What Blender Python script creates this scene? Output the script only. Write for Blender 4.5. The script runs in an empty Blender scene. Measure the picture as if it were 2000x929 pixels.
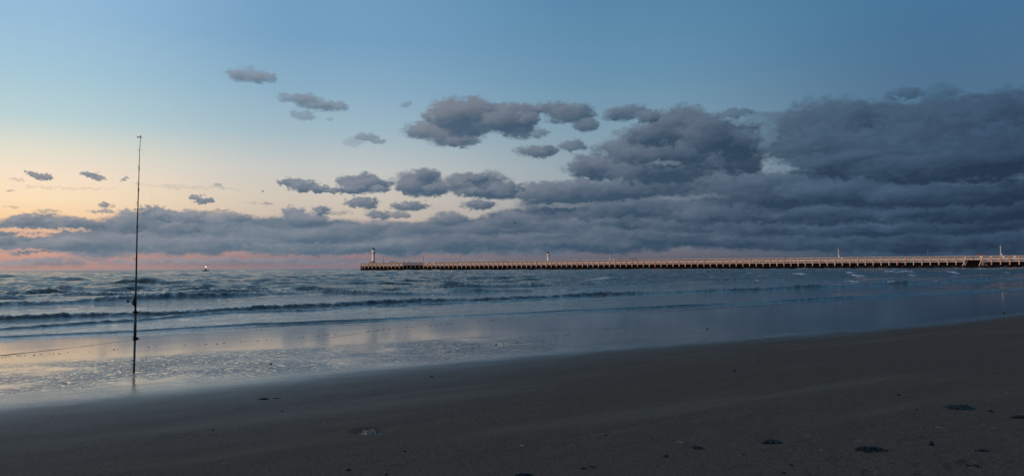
import bpy, bmesh, math, random
import numpy as np
from mathutils import Vector, Matrix

R = math.radians
rnd = random.Random(7)
scn = bpy.context.scene
col = scn.collection

# ------------------------------------------------------------------ camera
FPX = 1480.0                       # focal length in photograph pixels
EYE = 1.7
cam_d = bpy.data.cameras.new("camera")
cam_d.sensor_width = 36.0
cam_d.lens = FPX / 2000.0 * 36.0
cam_d.clip_start = 0.05
cam_d.clip_end = 30000.0
cam = bpy.data.objects.new("camera", cam_d)
col.objects.link(cam)
CM = Matrix.Rotation(R(90) + math.atan(56.1 / FPX), 4, 'X') @ Matrix.Rotation(-0.0064, 4, 'Z')
cam.matrix_world = Matrix.Translation((0, 0, EYE)) @ CM
scn.camera = cam
C3 = CM.to_3x3()

def ray(px, py):
    """direction of a photograph pixel (2000 x 929)"""
    return (C3 @ Vector((px - 1000.0, 464.5 - py, -FPX))).normalized()

SHORE = R(33.5)                    # the water's edge runs along this heading
SC, SS = math.cos(SHORE), math.sin(SHORE)
SEA_Z = -0.15

def sand_base(n):
    n = np.clip(n, -12.0, 26.0)
    return -0.0125 * (n - 11.0)

def on_plane(px, py, z):
    d = ray(px, py)
    t = (z - EYE) / d.z
    return Vector((d.x * t, d.y * t, z))

def on_sand(px, py):
    z = 0.0
    for _ in range(12):
        p = on_plane(px, py, z)
        z = float(sand_base(-p.x * SS + p.y * SC))
    return p

def sn(p):
    return (p.x * SC + p.y * SS, -p.x * SS + p.y * SC)

# ------------------------------------------------------------------ colour helpers
def lin(c):
    r = []
    for v in c[:3]:
        v = v / 255.0
        r.append(v / 12.92 if v <= 0.04045 else ((v + 0.055) / 1.055) ** 2.4)
    return tuple(r)
def lin4(c):
    return lin(c) + (1.0,)

# ------------------------------------------------------------------ world: dusk sky with cloud
world = bpy.data.worlds.new("World")
scn.world = world
world.use_nodes = True
WT = world.node_tree
WT.nodes.clear()
class G:
    """small node builder"""
    def __init__(s, tree): s.t = tree
    def n(s, typ, **kw):
        nd = s.t.nodes.new(typ)
        for k, v in kw.items(): setattr(nd, k, v)
        return nd
    def put(s, sock, v):
        if v is None: return
        if hasattr(v, 'is_output') or isinstance(v, bpy.types.NodeSocket): s.t.links.new(v, sock)
        else: sock.default_value = v
    def m(s, op, a, b=None, c=None, clamp=False):
        nd = s.n('ShaderNodeMath', operation=op, use_clamp=clamp)
        s.put(nd.inputs[0], a); s.put(nd.inputs[1], b); s.put(nd.inputs[2], c)
        return nd.outputs[0]
    def vm(s, op, a, b=None, c=None):
        nd = s.n('ShaderNodeVectorMath', operation=op)
        s.put(nd.inputs[0], a); s.put(nd.inputs[1], b); s.put(nd.inputs[2], c)
        return nd.outputs['Value'] if op in ('DOT_PRODUCT', 'LENGTH') else nd.outputs[0]
    def mr(s, v, a, b, c=0.0, d=1.0, kind='SMOOTHSTEP'):
        nd = s.n('ShaderNodeMapRange', interpolation_type=kind, clamp=(kind == 'LINEAR'))
        s.put(nd.inputs[0], v); s.put(nd.inputs[1], a); s.put(nd.inputs[2], b)
        s.put(nd.inputs[3], c); s.put(nd.inputs[4], d)
        return nd.outputs[0]
    def mixc(s, f, a, b, kind='MIX'):
        nd = s.n('ShaderNodeMix', data_type='RGBA', blend_type=kind)
        s.put(nd.inputs[0], f); s.put(nd.inputs[6], a); s.put(nd.inputs[7], b)
        return nd.outputs[2]
    def mixv(s, f, a, b):
        nd = s.n('ShaderNodeMix', data_type='VECTOR')
        s.put(nd.inputs[0], f); s.put(nd.inputs[4], a); s.put(nd.inputs[5], b)
        return nd.outputs[1]
    def mixf(s, f, a, b):
        nd = s.n('ShaderNodeMix', data_type='FLOAT')
        s.put(nd.inputs[0], f); s.put(nd.inputs[2], a); s.put(nd.inputs[3], b)
        return nd.outputs[0]
    def xyz(s, x, y, z):
        nd = s.n('ShaderNodeCombineXYZ')
        s.put(nd.inputs[0], x); s.put(nd.inputs[1], y); s.put(nd.inputs[2], z)
        return nd.outputs[0]
    def sep(s, v):
        nd = s.n('ShaderNodeSeparateXYZ'); s.put(nd.inputs[0], v)
        return nd.outputs
    def noise(s, vec, scale, detail=4.0, rough=0.55, dist=0.0):
        nd = s.n('ShaderNodeTexNoise')
        s.put(nd.inputs['Vector'], vec); nd.inputs['Scale'].default_value = scale
        nd.inputs['Detail'].default_value = detail; nd.inputs['Roughness'].default_value = rough
        nd.inputs['Distortion'].default_value = dist
        return nd
    def ramp(s, f, pts, srgb=True):
        nd = s.n('ShaderNodeValToRGB'); cr = nd.color_ramp
        while len(cr.elements) > 1: cr.elements.remove(cr.elements[-1])
        for i, (p, c) in enumerate(pts):
            e = cr.elements[0] if i == 0 else cr.elements.new(p)
            e.position = p
            e.color = lin4(c) if srgb else (c + (1.0,) if isinstance(c, tuple) else (c, c, c, 1.0))
        s.put(nd.inputs[0], f)
        return nd.outputs[0]

g = G(WT)
PX = FPX * math.pi / 180.0         # photograph pixels per degree at the centre
def azel(px, py):
    d = ray(px, py)
    return (math.degrees(math.atan2(d.x, d.y)), math.degrees(math.asin(d.z)))
def el_of(py):                     # elevation of a photograph row, at the picture's centre
    return math.degrees(math.atan((520.6 - py) / FPX))

tc = g.n('ShaderNodeTexCoord')
dx, dy, dz = g.sep(g.vm('NORMALIZE', tc.outputs['Generated']))
AZ = g.m('MULTIPLY', g.m('ARCTAN2', dx, dy), 180 / math.pi)
EL = g.m('MULTIPLY', g.m('ARCSINE', dz), 180 / math.pi)
T = g.m('MULTIPLY', EL, 1 / 60.0, clamp=True)

def col_ramp(rows, zen):
    pts = [(max(0.0, el_of(y)) / 60.0, c) for y, c in rows]
    pts.sort(key=lambda q: q[0])
    pts.append((1.0, zen))
    return g.ramp(T, pts)
r_back = col_ramp([(520, (96, 92, 108)), (470, (84, 96, 120)), (380, (76, 102, 134)), (200, (72, 106, 142)), (0, (70, 110, 148))], (56, 92, 134))
r_sun = col_ramp([(520, (205, 150, 128)), (470, (240, 180, 140)), (420, (255, 216, 165)), (360, (255, 232, 196)), (280, (232, 228, 208)), (150, (190, 212, 218)), (0, (162, 196, 222))], (95, 138, 180))
r_left = col_ramp([(522, (178, 142, 136)), (500, (198, 154, 142)), (470, (228, 176, 150)), (440, (250, 205, 160)), (405, (252, 224, 186)), (365, (248, 226, 200)), (320, (226, 222, 206)), (265, (186, 209, 213)), (190, (165, 199, 215)), (90, (150, 188, 216)), (0, (147, 185, 219))], (90, 132, 172))
r_midl = col_ramp([(521, (138, 120, 130)), (500, (146, 123, 128)), (470, (184, 158, 150)), (430, (200, 185, 172)), (385, (206, 197, 184)), (330, (194, 198, 196)), (260, (160, 185, 197)), (180, (138, 173, 196)), (80, (118, 160, 193)), (0, (114, 157, 192))], (78, 120, 160))
r_midr = col_ramp([(520, (94, 95, 110)), (500, (104, 102, 114)), (470, (128, 130, 142)), (420, (150, 154, 160)), (350, (146, 162, 172)), (250, (126, 156, 174)), (150, (104, 146, 174)), (0, (88, 134, 168))], (66, 108, 148))
r_right = col_ramp([(520, (52, 76, 96)), (470, (66, 92, 114)), (380, (92, 118, 138)), (280, (84, 116, 142)), (190, (78, 114, 145)), (100, (72, 115, 150)), (0, (71, 118, 153))], (56, 96, 136))
sky = g.mixc(g.mr(AZ, -180.0, -118.0), r_back, r_sun)
sky = g.mixc(g.mr(AZ, -80.0, -34.0), sky, r_left)
sky = g.mixc(g.mr(AZ, -34.0, -14.0), sky, r_midl)
sky = g.mixc(g.mr(AZ, -14.0, 9.6), sky, r_midr)
sky = g.mixc(g.mr(AZ, 8.0, 31.0), sky, r_right)
sky = g.mixc(g.mr(AZ, 40.0, 150.0), sky, r_back)

# cloud field, in degrees*PX (about photograph pixels) on the sphere
P0 = g.xyz(g.m('MULTIPLY', AZ, PX), g.m('MULTIPLY', EL, PX), 0.0)
nv = g.vm('MULTIPLY', P0, (1 / 100.0, 1 / 62.0, 1.0))
w1 = g.noise(nv, 1.3, 3.0, 0.6)
w2 = g.noise(nv, 5.2, 5.0, 0.66)
off = g.vm('MULTIPLY', g.vm('SUBTRACT', w1.outputs['Color'], (0.5, 0.5, 0.5)), (54.0, 30.0, 0.0))
off2 = g.vm('MULTIPLY', g.vm('SUBTRACT', w2.outputs['Color'], (0.5, 0.5, 0.5)), (20.0, 14.0, 0.0))
PP = g.vm('ADD', g.vm('ADD', P0, off), off2)
fine = g.noise(g.vm('ADD', nv, (7.3, 2.1, 0.0)), 6.0, 7.0, 0.62)
def billow(vec, sc):
    nd = g.n('ShaderNodeTexVoronoi', feature='SMOOTH_F1', voronoi_dimensions='2D')
    g.put(nd.inputs['Vector'], vec); nd.inputs['Scale'].default_value = sc
    nd.inputs['Smoothness'].default_value = 0.35; nd.inputs['Detail'].default_value = 1.0; nd.inputs['Roughness'].default_value = 0.5
    return nd.outputs['Distance']
bv = g.vm('MULTIPLY', g.vm('ADD', P0, g.vm('ADD', off2, g.vm('MULTIPLY', off, (0.5, 0.5, 0.0)))), (1 / 30.0, 1 / 19.0, 0.0))
bA = billow(bv, 1.0)
bB = billow(g.vm('ADD', bv, (-0.20, 0.30, 0.0)), 1.0)
PUFF = g.m('SUBTRACT', bB, bA)            # lit side of every billow
EDGE = g.m('ADD', g.m('MULTIPLY', g.m('SUBTRACT', fine.outputs['Fac'], 0.54), 1.9), g.m('MULTIPLY', g.m('SUBTRACT', bA, 0.46), 0.40))
midn = g.noise(g.vm('MULTIPLY', g.vm('ADD', P0, g.vm('MULTIPLY', off, (0.6, 0.6, 0.0))), (1 / 190.0, 1 / 62.0, 1.0)), 2.0, 5.0, 0.52)
MID = g.m('SUBTRACT', midn.outputs['Fac'], 0.5)

def fcurve_node(pts, lo, hi):
    """float curve of azimuth; pts = (az, value), value scaled to lo..hi"""
    nd = g.n('ShaderNodeFloatCurve')
    g.put(nd.inputs['Value'], g.mr(AZ, -40.0, 40.0, kind='LINEAR'))
    c = nd.mapping.curves[0]
    q = [((a + 40) / 80.0, (v - lo) / (hi - lo)) for a, v in pts]
    q.sort()
    q = [(0.0, q[0][1])] + q + [(1.0, q[-1][1])]
    while len(c.points) > 2: c.points.remove(c.points[-1])
    c.points[0].location = q[0]; c.points[1].location = q[-1]
    for a in q[1:-1]: c.points.new(a[0], a[1])
    for p in c.points: p.handle_type = 'AUTO'
    nd.mapping.update()
    return g.m('MULTIPLY_ADD', nd.outputs[0], hi - lo, lo)
def px_curve(rows):
    pts = []
    for x, y in rows:
        a, e = azel(x, y); pts.append((a, e * PX))
    return fcurve_node(pts, -50.0, 400.0)
ppx, ppy, _ = g.sep(PP)
top = px_curve([(0, 424), (110, 424), (200, 430), (270, 416), (340, 416), (420, 424), (540, 424), (640, 428), (760, 434), (850, 430), (930, 424), (1010, 408), (1120, 392), (1300, 362), (1500, 345), (1750, 345), (2000, 350)])
bot = px_curve([(0, 484), (90, 488), (110, 496), (300, 497), (420, 492), (600, 496), (900, 496), (1150, 494), (1300, 486), (1500, 488), (1700, 500), (2000, 520)])
ba = g.m('MULTIPLY', g.mr(g.m('ADD', g.m('SUBTRACT', top, ppy), g.m('MULTIPLY', EDGE, 6.0)), -5.0, 7.0),
         g.mr(g.m('ADD', g.m('SUBTRACT', ppy, bot), g.m('MULTIPLY', EDGE, 3.0)), -8.0, 6.0))
ba = g.m('MULTIPLY', ba, g.mr(AZ, -60.0, -40.0))
ba = g.m('MULTIPLY', ba, g.mr(AZ, 95.0, 55.0))
# inside the bank: rolls one behind the other, lighter tops and darker flat bases
bsh = g.m('ADD', 0.40, g.m('MULTIPLY', MID, 1.3))
comp = g.xyz(bsh, ba, 0.0)
# (the tiny offsets below only order the evaluation: the bank first, then the puffs)
PP = g.vm('ADD', PP, g.vm('MULTIPLY', g.xyz(ba, EDGE, 0.0), (1e-6, 1e-6, 0.0)))
P0b = g.vm('ADD', P0, g.vm('MULTIPLY', g.xyz(ba, EDGE, 0.0), (1e-6, 1e-6, 0.0)))

LD = Vector((-0.34, 0.78, 0.0))
EDGE2 = g.m('MULTIPLY_ADD', EDGE, 1.35, -0.12)
def blob(comp, cx, cy, rx, ry, op=1.0, soft=0.55, bias=0.0, clear=False, edge=1.0, rough=None):
    if ry > 11 and not clear: rx *= 1.08; ry *= 1.12
    a, e = azel(cx, cy)
    a1, _ = azel(cx - rx, cy); a2, _ = azel(cx + rx, cy)
    _, e1 = azel(cx, cy - ry); _, e2 = azel(cx, cy + ry)
    hx = (a2 - a1) * 0.5 * PX; hy = (e1 - e2) * 0.5 * PX
    # warp noise is rescaled for small puffs through the plain coordinate
    src = PP if (ry > 11) else PS
    v = g.vm('MULTIPLY_ADD', src, (1 / hx, 1 / hy, 0.0), (-a * PX / hx, -e * PX / hy, 0.0))
    f = g.vm('DOT_PRODUCT', v, v)
    f = g.m('ADD', f, EDGE if ry > 11 else EDGE2)
    al = g.mr(f, 1.0 + soft * 1.25, 1.0 - soft, 0.0, op)
    if clear:
        return g.mixv(al, comp, (0.5, 0.0, 0.0))
    sh = g.vm('DOT_PRODUCT', v, tuple(LD))
    sh = g.m('ADD', sh, 0.46 + bias)
    return g.mixv(al, comp, g.xyz(sh, 1.0, 0.0))
w3 = g.noise(g.vm('ADD', nv, (3.1, 9.7, 0.0)), 11.0, 3.0, 0.6)
off3 = g.vm('MULTIPLY', g.vm('SUBTRACT', w3.outputs['Color'], (0.5, 0.5, 0.5)), (26.0, 15.0, 0.0))
PS = g.vm('ADD', g.vm('ADD', P0b, off3), g.vm('ADD', g.vm('MULTIPLY', off, (0.42, 0.42, 0.0)), g.vm('MULTIPLY', off2, (1.25, 1.0, 0.0))))

blobs = [
 # far thin veils under the bank
 (470, 512, 270, 8, .75, .6, .12), (760, 517, 200, 6, .55, .6, .12), (820, 508, 90, 3, .4, .6, .0), (1050, 512, 300, 8, .45, .6, -.05), (60, 490, 45, 4, .8), (130, 490, 25, 3, .5),
 (60, 515, 110, 8, .9, .6, .1), (150, 505, 60, 3, .4, .6, .2),
 # rolls in the low bank
 (60, 430, 50, 10), (150, 436, 60, 9, .8), (30, 468, 60, 9, .7), (120, 478, 80, 12, .8), (240, 470, 90, 16, .6, .6, -.05), (250, 434, 34, 18, .95), (300, 412, 26, 8), (330, 420, 34, 11), (375, 425, 36, 15, .95),
 (360, 445, 40, 10, .7, .5, -.1), (440, 434, 40, 15, .9, .5, -.05), (470, 452, 60, 12, .6), (575, 414, 26, 11, .95), (598, 426, 36, 13, .9, .5, -.05), (626, 409, 18, 8, .95), (560, 462, 90, 16, .55), (680, 456, 70, 14, .55), (400, 480, 130, 12, .6, .6, -.15),
 (620, 486, 160, 10, .6, .6, -.2), (740, 440, 46, 12, .7), (820, 452, 60, 15, .7), (880, 428, 36, 13, .95), (870, 476, 120, 14, .55, .6, -.15), (960, 446, 70, 14, .6), (1010, 430, 60, 12, .7),
 (1060, 470, 120, 14, .6, .6, -.1), (1130, 440, 90, 14, .6), (1200, 478, 150, 12, .6, .6, -.2),
 # right mass, lowest storeys first
 (1260, 455, 120, 16, .7), (1400, 462, 150, 16, .7, .6, -.1), (1560, 470, 160, 16, .6, .6, -.1), (1760, 474, 180, 16, .6, .6, -.1), (1230, 428, 60, 16, .85), (1340, 436, 90, 16, .8), (1500, 440, 120, 17, .8), (1680, 444, 120, 14, .8), (1860, 440, 150, 16, .8),
 (1190, 405, 130, 18, .8), (1080, 400, 60, 12, .9, .5, -.05), (1330, 402, 130, 22, .85), (1480, 412, 170, 20, .85, .5, -.1), (1670, 416, 160, 17, .85, .5, -.1), (1880, 412, 160, 20, .85),
 (1150, 372, 110, 20, .95, .45, -.05), (1070, 378, 60, 18, 1), (1250, 362, 90, 18, .9), (1360, 352, 120, 25, .9), (1520, 368, 150, 30, .9), (1690, 372, 150, 26, .9), (1860, 376, 170, 26, .9, .5, -.05),
 (1200, 322, 80, 20, .95), (1150, 328, 34, 18, 1, .5, .05), (1290, 330, 100, 24, .9, .5, -.1), (1250, 290, 76, 24, .9), (1340, 296, 120, 26, .95, .5, -.1), (1440, 312, 54, 26, .95, .5, -.12), (1440, 275, 44, 34, .95, .5, -.08), (1275, 262, 60, 20, .95), (1330, 243, 62, 27, 1, .5, .12), (1385, 262, 50, 30, .95),
 (1490, 235, 44, 14, .55), (1432, 222, 36, 8, .6), (1765, 182, 36, 10, .55), (1835, 180, 40, 12, .3), (1560, 262, 60, 40, .85), (1500, 275, 30, 26, .7), (1620, 245, 80, 42, .9), (1700, 232, 90, 30, .95), (1850, 232, 130, 38, .95, .5, .06), (1970, 228, 110, 42, .95, .5, .06),
 (1620, 290, 110, 40, .9, .5, -.08), (1800, 285, 170, 42, .85, .6), (1960, 300, 140, 46, .85, .6, -.05), (1660, 322, 120, 22, .85, .5, -.15), (1850, 326, 170, 24, .9, .5, -.22),
 # free cumulus, centre
 (836, 258, 44, 14, .9), (878, 262, 50, 18, .9), (905, 276, 34, 10, .8, .6, -.1), (1050, 262, 20, 8, .7), (1010, 248, 40, 18, .9, .5, -.15), (925, 232, 80, 28, .95, .45, -.05), (885, 222, 44, 24, 1, .5, .08), (935, 214, 48, 18, 1, .5, .12), (1000, 230, 50, 24, .95, .45, -.05), (1035, 238, 22, 14, .9, .5, -.1),
 (1080, 212, 38, 11, .9), (1115, 222, 42, 18, .9, .5, -.08), (1146, 244, 24, 12, .85, .5, -.12), (1050, 294, 36, 11, .9), (1118, 285, 24, 10, .8), (1225, 220, 36, 12, .85), (1262, 228, 24, 11, .8), (1195, 224, 22, 10, .4),
 (820, 356, 46, 20, 1), (836, 342, 24, 13, 1, .5, .06), (800, 364, 26, 12, 1), (852, 368, 28, 11, 1, .5, -.08), (905, 356, 30, 18, 1), (945, 360, 48, 20, 1), (930, 348, 24, 10, 1, .5, .08), (978, 372, 36, 14, 1, .5, -.08), (930, 376, 34, 8, .9, .5, -.12),
 (700, 350, 30, 12, 1, .4, .04), (718, 362, 40, 14, 1, .4), (690, 370, 28, 8, 1, .4, -.1), (742, 371, 20, 6, .9), (566, 355, 24, 8, 1), (596, 362, 30, 10, 1), (626, 368, 26, 7, 1, .4, -.06), (650, 372, 12, 4, .8),
 (708, 396, 30, 10, .95), (738, 418, 26, 8, .9), (800, 402, 34, 9, .95), (936, 400, 30, 9, .95), (784, 419, 16, 6, .8), (665, 416, 20, 4, .4),
 # small torn puffs, upper left
 (487, 147, 36, 13, .7, .7), (514, 152, 22, 9, .6, .7), (466, 146, 16, 12, .5, .7), (580, 193, 36, 8, .6, .6), (618, 202, 30, 12, .7, .7), (652, 206, 26, 9, .65, .7), (594, 226, 20, 9, .5, .7), (646, 233, 7, 3, .4), (793, 204, 10, 5, .4, .7), (693, 278, 20, 8, .3, .8), (716, 268, 22, 8, .6, .7), (740, 279, 13, 5, .6), (1080, 238, 20, 5, .3),
 (66, 340, 14, 4, .9, .5, -.1), (84, 344, 18, 5, .9, .5, -.1), (178, 339, 16, 5, .9, .5, -.1), (194, 345, 17, 5, .8, .5, -.1), (240, 350, 9, 4, .7), (20, 372, 11, 3, .6), (380, 386, 14, 5, .9), (398, 391, 18, 5, .9, .5, -.08), (206, 401, 14, 5, .9), (200, 413, 20, 5, .7), (425, 363, 8, 2, .5), (520, 398, 12, 3, .5), (490, 396, 12, 2, .3), (430, 412, 12, 3, .6), (95, 414, 26, 3, .5), (30, 352, 16, 2, .3), (24, 403, 14, 2, .35),
 (130, 366, 90, 2, .18), (330, 362, 60, 2, .16), (400, 367, 70, 2, .16),
]
clears = [(50, 447, 62, 4, .8), (150, 450, 24, 3, .5), (62, 457, 36, 4, .75), (120, 447, 30, 3, .5), (1522, 330, 20, 7, .75), (1546, 330, 12, 4, .5), (1505, 318, 10, 7, .35), (30, 487, 60, 2, .6), (1500, 262, 18, 26, .35), (1462, 236, 30, 8, .4), (1300, 318, 30, 4, .3), (1350, 385, 60, 4, .25), (1100, 400, 50, 4, .3), (1900, 360, 60, 3, .2)]
for b in blobs: comp = blob(comp, *b)
for b in clears: comp = blob(comp, b[0], b[1], b[2], b[3], b[4], clear=True)
shade, cover, _ = g.sep(comp)
# scattered cloud for the part of the sky outside the picture
wild = g.noise(g.vm('MULTIPLY', P0, (1 / 420.0, 1 / 170.0, 1.0)), 2.0, 6.0, 0.6)
wa = g.mr(wild.outputs['Fac'], 0.50, 0.60)
wmask = g.m('MAXIMUM', g.mr(AZ, -42.0, -58.0), g.mr(AZ, 40.0, 56.0))
wmask = g.m('MULTIPLY', wmask, g.mr(EL, 0.0, 4.0))
wmask = g.m('MULTIPLY', wmask, g.mr(EL, 38.0, 22.0))
cover = g.m('MAXIMUM', cover, g.m('MULTIPLY', wa, wmask))
shade = g.m('ADD', shade, g.m('MULTIPLY', MID, 0.85))
shade = g.m('ADD', shade, g.m('MULTIPLY', PUFF, 0.16))
shade = g.m('ADD', shade, g.m('MULTIPLY', g.m('SUBTRACT', fine.outputs['Fac'], 0.5), 0.22), clamp=True)
ta = g.mr(AZ, -180.0, 180.0, kind='LINEAR')
def az_ramp(pts):
    return g.ramp(ta, [((a + 180) / 360.0, c) for a, c in pts])
c_dark = az_ramp([(-180, (56, 68, 92)), (-90, (112, 104, 112)), (-34, (104, 118, 133)), (-18, (93, 112, 129)), (-6, (77, 98, 118)), (8, (60, 81, 102)), (22, (44, 63, 84)), (34, (37, 54, 74)), (70, (42, 58, 78)), (180, (56, 68, 92))])
c_light = az_ramp([(-180, (88, 98, 124)), (-90, (200, 164, 146)), (-34, (148, 149, 157)), (-18, (134, 142, 154)), (-6, (123, 130, 143)), (8, (104, 117, 133)), (22, (74, 96, 118)), (34, (62, 85, 110)), (70, (68, 84, 108)), (180, (88, 98, 124))])
cc = g.mixc(shade, c_dark, c_light)
out_c = g.mixc(g.m('MULTIPLY', cover, g.mr(EL, -0.1, 0.6)), sky, cc)
# below the horizon (never seen directly): dark water colour
out_c = g.mixc(g.mr(EL, 0.0, -1.0), out_c, lin4((60, 70, 82)))
bg = g.n('ShaderNodeBackground')
g.put(bg.inputs[0], out_c); bg.inputs[1].default_value = 1.0
wo = g.n('ShaderNodeOutputWorld')
WT.links.new(bg.outputs[0], wo.inputs[0])
world.cycles.sampling_method = 'MANUAL'
world.cycles.sample_map_resolution = 512

# ------------------------------------------------------------------ the low sun, far left
sun_d = bpy.data.lights.new("sun", 'SUN')
sun_d.energy = 1.75
sun_d.angle = R(0.6)
sun_d.color = (1.0, 0.65, 0.49)
sun = bpy.data.objects.new("sun", sun_d)
col.objects.link(sun)
SAZ, SEL = R(-138), R(2.0)
sd = Vector((math.sin(SAZ) * math.cos(SEL), math.cos(SAZ) * math.cos(SEL), math.sin(SEL)))
sun.rotation_euler = sd.to_track_quat('Z', 'Y').to_euler()

scn.view_settings.view_transform = 'Standard'
scn.view_settings.look = 'None'
scn.view_settings.exposure = 0.0
scn.view_settings.gamma = 1.0
scn.render.engine = 'CYCLES'
scn.cycles.max_bounces = 5
scn.cycles.diffuse_bounces = 2
scn.cycles.glossy_bounces = 3
scn.cycles.caustics_reflective = False
scn.cycles.caustics_refractive = False
scn.cycles.sample_clamp_indirect = 4.0
scn.cycles.use_denoising = True

# ------------------------------------------------------------------ numpy noise
_pr = np.random.RandomState(11)
_perm = _pr.permutation(4096).astype(np.int64)
_gr = _pr.uniform(0, 2 * np.pi, 4096)
_gx, _gy = np.cos(_gr), np.sin(_gr)
def perlin(x, y, seed=0):
    xi = np.floor(x).astype(np.int64); yi = np.floor(y).astype(np.int64)
    fx = x - xi; fy = y - yi
    u = fx * fx * fx * (fx * (fx * 6 - 15) + 10); v = fy * fy * fy * (fy * (fy * 6 - 15) + 10)
    def gd(ix, iy, dx_, dy_):
        h = _perm[(_perm[(ix + seed * 131) & 4095] + iy) & 4095]
        return _gx[h] * dx_ + _gy[h] * dy_
    a = gd(xi, yi, fx, fy); b = gd(xi + 1, yi, fx - 1, fy)
    c = gd(xi, yi + 1, fx, fy - 1); d = gd(xi + 1, yi + 1, fx - 1, fy - 1)
    return ((a + u * (b - a)) + v * ((c + u * (d - c)) - (a + u * (b - a)))) * 1.5
def fbm(x, y, o=4, seed=0, gain=0.5):
    t = 0; a = 1.0
    for k in range(o):
        t = t + a * perlin(x * 2 ** k + 17.3 * k, y * 2 ** k - 9.1 * k, seed + k)
        a *= gain
    return t
def sstep(x, a, b):
    t = np.clip((x - a) / (b - a), 0, 1)
    return t * t * (3 - 2 * t)

# ------------------------------------------------------------------ materials
def new_mat(name):
    m = bpy.data.materials.new(name); m.use_nodes = True
    m.node_tree.nodes.clear()
    gg = G(m.node_tree)
    out = gg.n('ShaderNodeOutputMaterial')
    bs = gg.n('ShaderNodeBsdfPrincipled')
    m.node_tree.links.new(bs.outputs[0], out.inputs[0])
    return m, gg, bs, out
def simple(name, c, rough=0.7, metal=0.0, var=0.25, scale=6.0, bump=0.0, dirt=None, spec=0.5, srgb=False):
    m, gg, bs, out = new_mat(name)
    tcn = gg.n('ShaderNodeTexCoord'); oi = gg.n('ShaderNodeObjectInfo')
    v = gg.vm('ADD', tcn.outputs['Object'], gg.vm('MULTIPLY', gg.xyz(oi.outputs['Random'], oi.outputs['Random'], 0.0), (37.0, 11.0, 0.0)))
    nz = gg.noise(v, scale, 5.0, 0.6)
    a = tuple(x * (1 - var) for x in c) + (1,); b = tuple(min(1, x * (1 + var)) for x in c) + (1,)
    cc_ = gg.mixc(nz.outputs['Fac'], a, b)
    if dirt:
        nz2 = gg.noise(v, scale * 0.6, 6.0, 0.65)
        cc_ = gg.mixc(gg.mr(nz2.outputs['Fac'], 0.45, 0.62), cc_, tuple(dirt) + (1,))
    gg.put(bs.inputs['Base Color'], cc_)
    bs.inputs['Roughness'].default_value = rough
    bs.inputs['Metallic'].default_value = metal
    bs.inputs['Specular IOR Level'].default_value = spec
    if bump:
        bp = gg.n('ShaderNodeBump'); bp.inputs['Strength'].default_value = bump; bp.inputs['Distance'].default_value = 0.02
        gg.put(bp.inputs['Height'], nz.outputs['Fac']); gg.put(bs.inputs['Normal'], bp.outputs[0])
    return m

# --- wet and dry sand
m_sand, gg, bs, out = new_mat("sand")
geo = gg.n('ShaderNodeNewGeometry')
POS = geo.outputs['Position']
nn = gg.vm('DOT_PRODUCT', POS, (-SS, SC, 0.0))
ssn = gg.vm('DOT_PRODUCT', POS, (SC, SS, 0.0))
SV = gg.xyz(gg.m('MULTIPLY', ssn, 0.45), nn, 0.0)
big = gg.noise(gg.xyz(gg.m('MULTIPLY', ssn, 0.25), nn, 0.0), 0.33, 4.0, 0.55)
med = gg.noise(SV, 2.6, 5.0, 0.62)
tiny = gg.noise(POS, 130.0, 3.0, 0.7)
grit = gg.noise(POS, 38.0, 3.0, 0.7)
nw = gg.m('ADD', nn, gg.m('MULTIPLY', gg.m('SUBTRACT', big.outputs['Fac'], 0.5), 3.2))
nw = gg.m('ADD', nw, gg.m('MULTIPLY', gg.m('SUBTRACT', med.outputs['Fac'], 0.5), 0.9))
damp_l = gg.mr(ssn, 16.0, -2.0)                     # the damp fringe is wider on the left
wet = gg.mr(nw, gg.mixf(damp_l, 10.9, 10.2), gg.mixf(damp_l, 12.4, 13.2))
damp = gg.mr(nw, gg.mixf(damp_l, 9.8, 5.2), 12.8)
dryc = gg.mixc(gg.mr(grit.outputs['Fac'], 0.26, 0.74), (0.108, 0.055, 0.033, 1), (0.262, 0.134, 0.080, 1))
patch = gg.noise(gg.xyz(gg.m('MULTIPLY', ssn, 0.12), nn, 0.0), 0.9, 5.0, 0.6)
dryc = gg.mixc(gg.mr(patch.outputs['Fac'], 0.48, 0.68, 0.0, 0.6), dryc, (0.27, 0.165, 0.094, 1))
speck = gg.n('ShaderNodeTexVoronoi'); gg.put(speck.inputs['Vector'], POS); speck.inputs['Scale'].default_value = 16.0
sm = gg.m('MULTIPLY', gg.mr(speck.outputs['Distance'], 0.13, 0.07), gg.mr(gg.sep(speck.outputs['Color'])[0], 0.93, 0.96))
dryc = gg.mixc(gg.m('MULTIPLY', sm, 0.5), dryc, (0.42, 0.38, 0.33, 1))
sm2 = gg.m('MULTIPLY', gg.mr(speck.outputs['Distance'], 0.15, 0.08), gg.mr(gg.sep(speck.outputs['Color'])[1], 0.92, 0.95))
dryc = gg.mixc(gg.m('MULTIPLY', sm2, 0.7), dryc, (0.02, 0.018, 0.016, 1))
wetc = gg.mixc(gg.mr(ssn, 14.0, -6.0), (0.060, 0.046, 0.034, 1), (0.28, 0.235, 0.19, 1))  # paler towards the left: painted brightness in place of stronger sky reflection
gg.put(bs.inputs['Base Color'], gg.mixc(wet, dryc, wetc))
rgh = gg.mixf(damp, 0.88, 0.46)
rgh = gg.mixf(wet, rgh, 0.075)
gg.put(bs.inputs['Roughness'], rgh)
gg.put(bs.inputs['Specular IOR Level'], gg.mixf(damp, 0.22, 0.5))
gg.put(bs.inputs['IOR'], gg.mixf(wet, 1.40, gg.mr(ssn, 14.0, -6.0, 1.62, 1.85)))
rip = gg.noise(gg.xyz(gg.m('MULTIPLY', ssn, 1.5), gg.m('MULTIPLY', nn, 0.62), 0.0), 6.5, 4.0, 0.6, 0.8)
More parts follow.
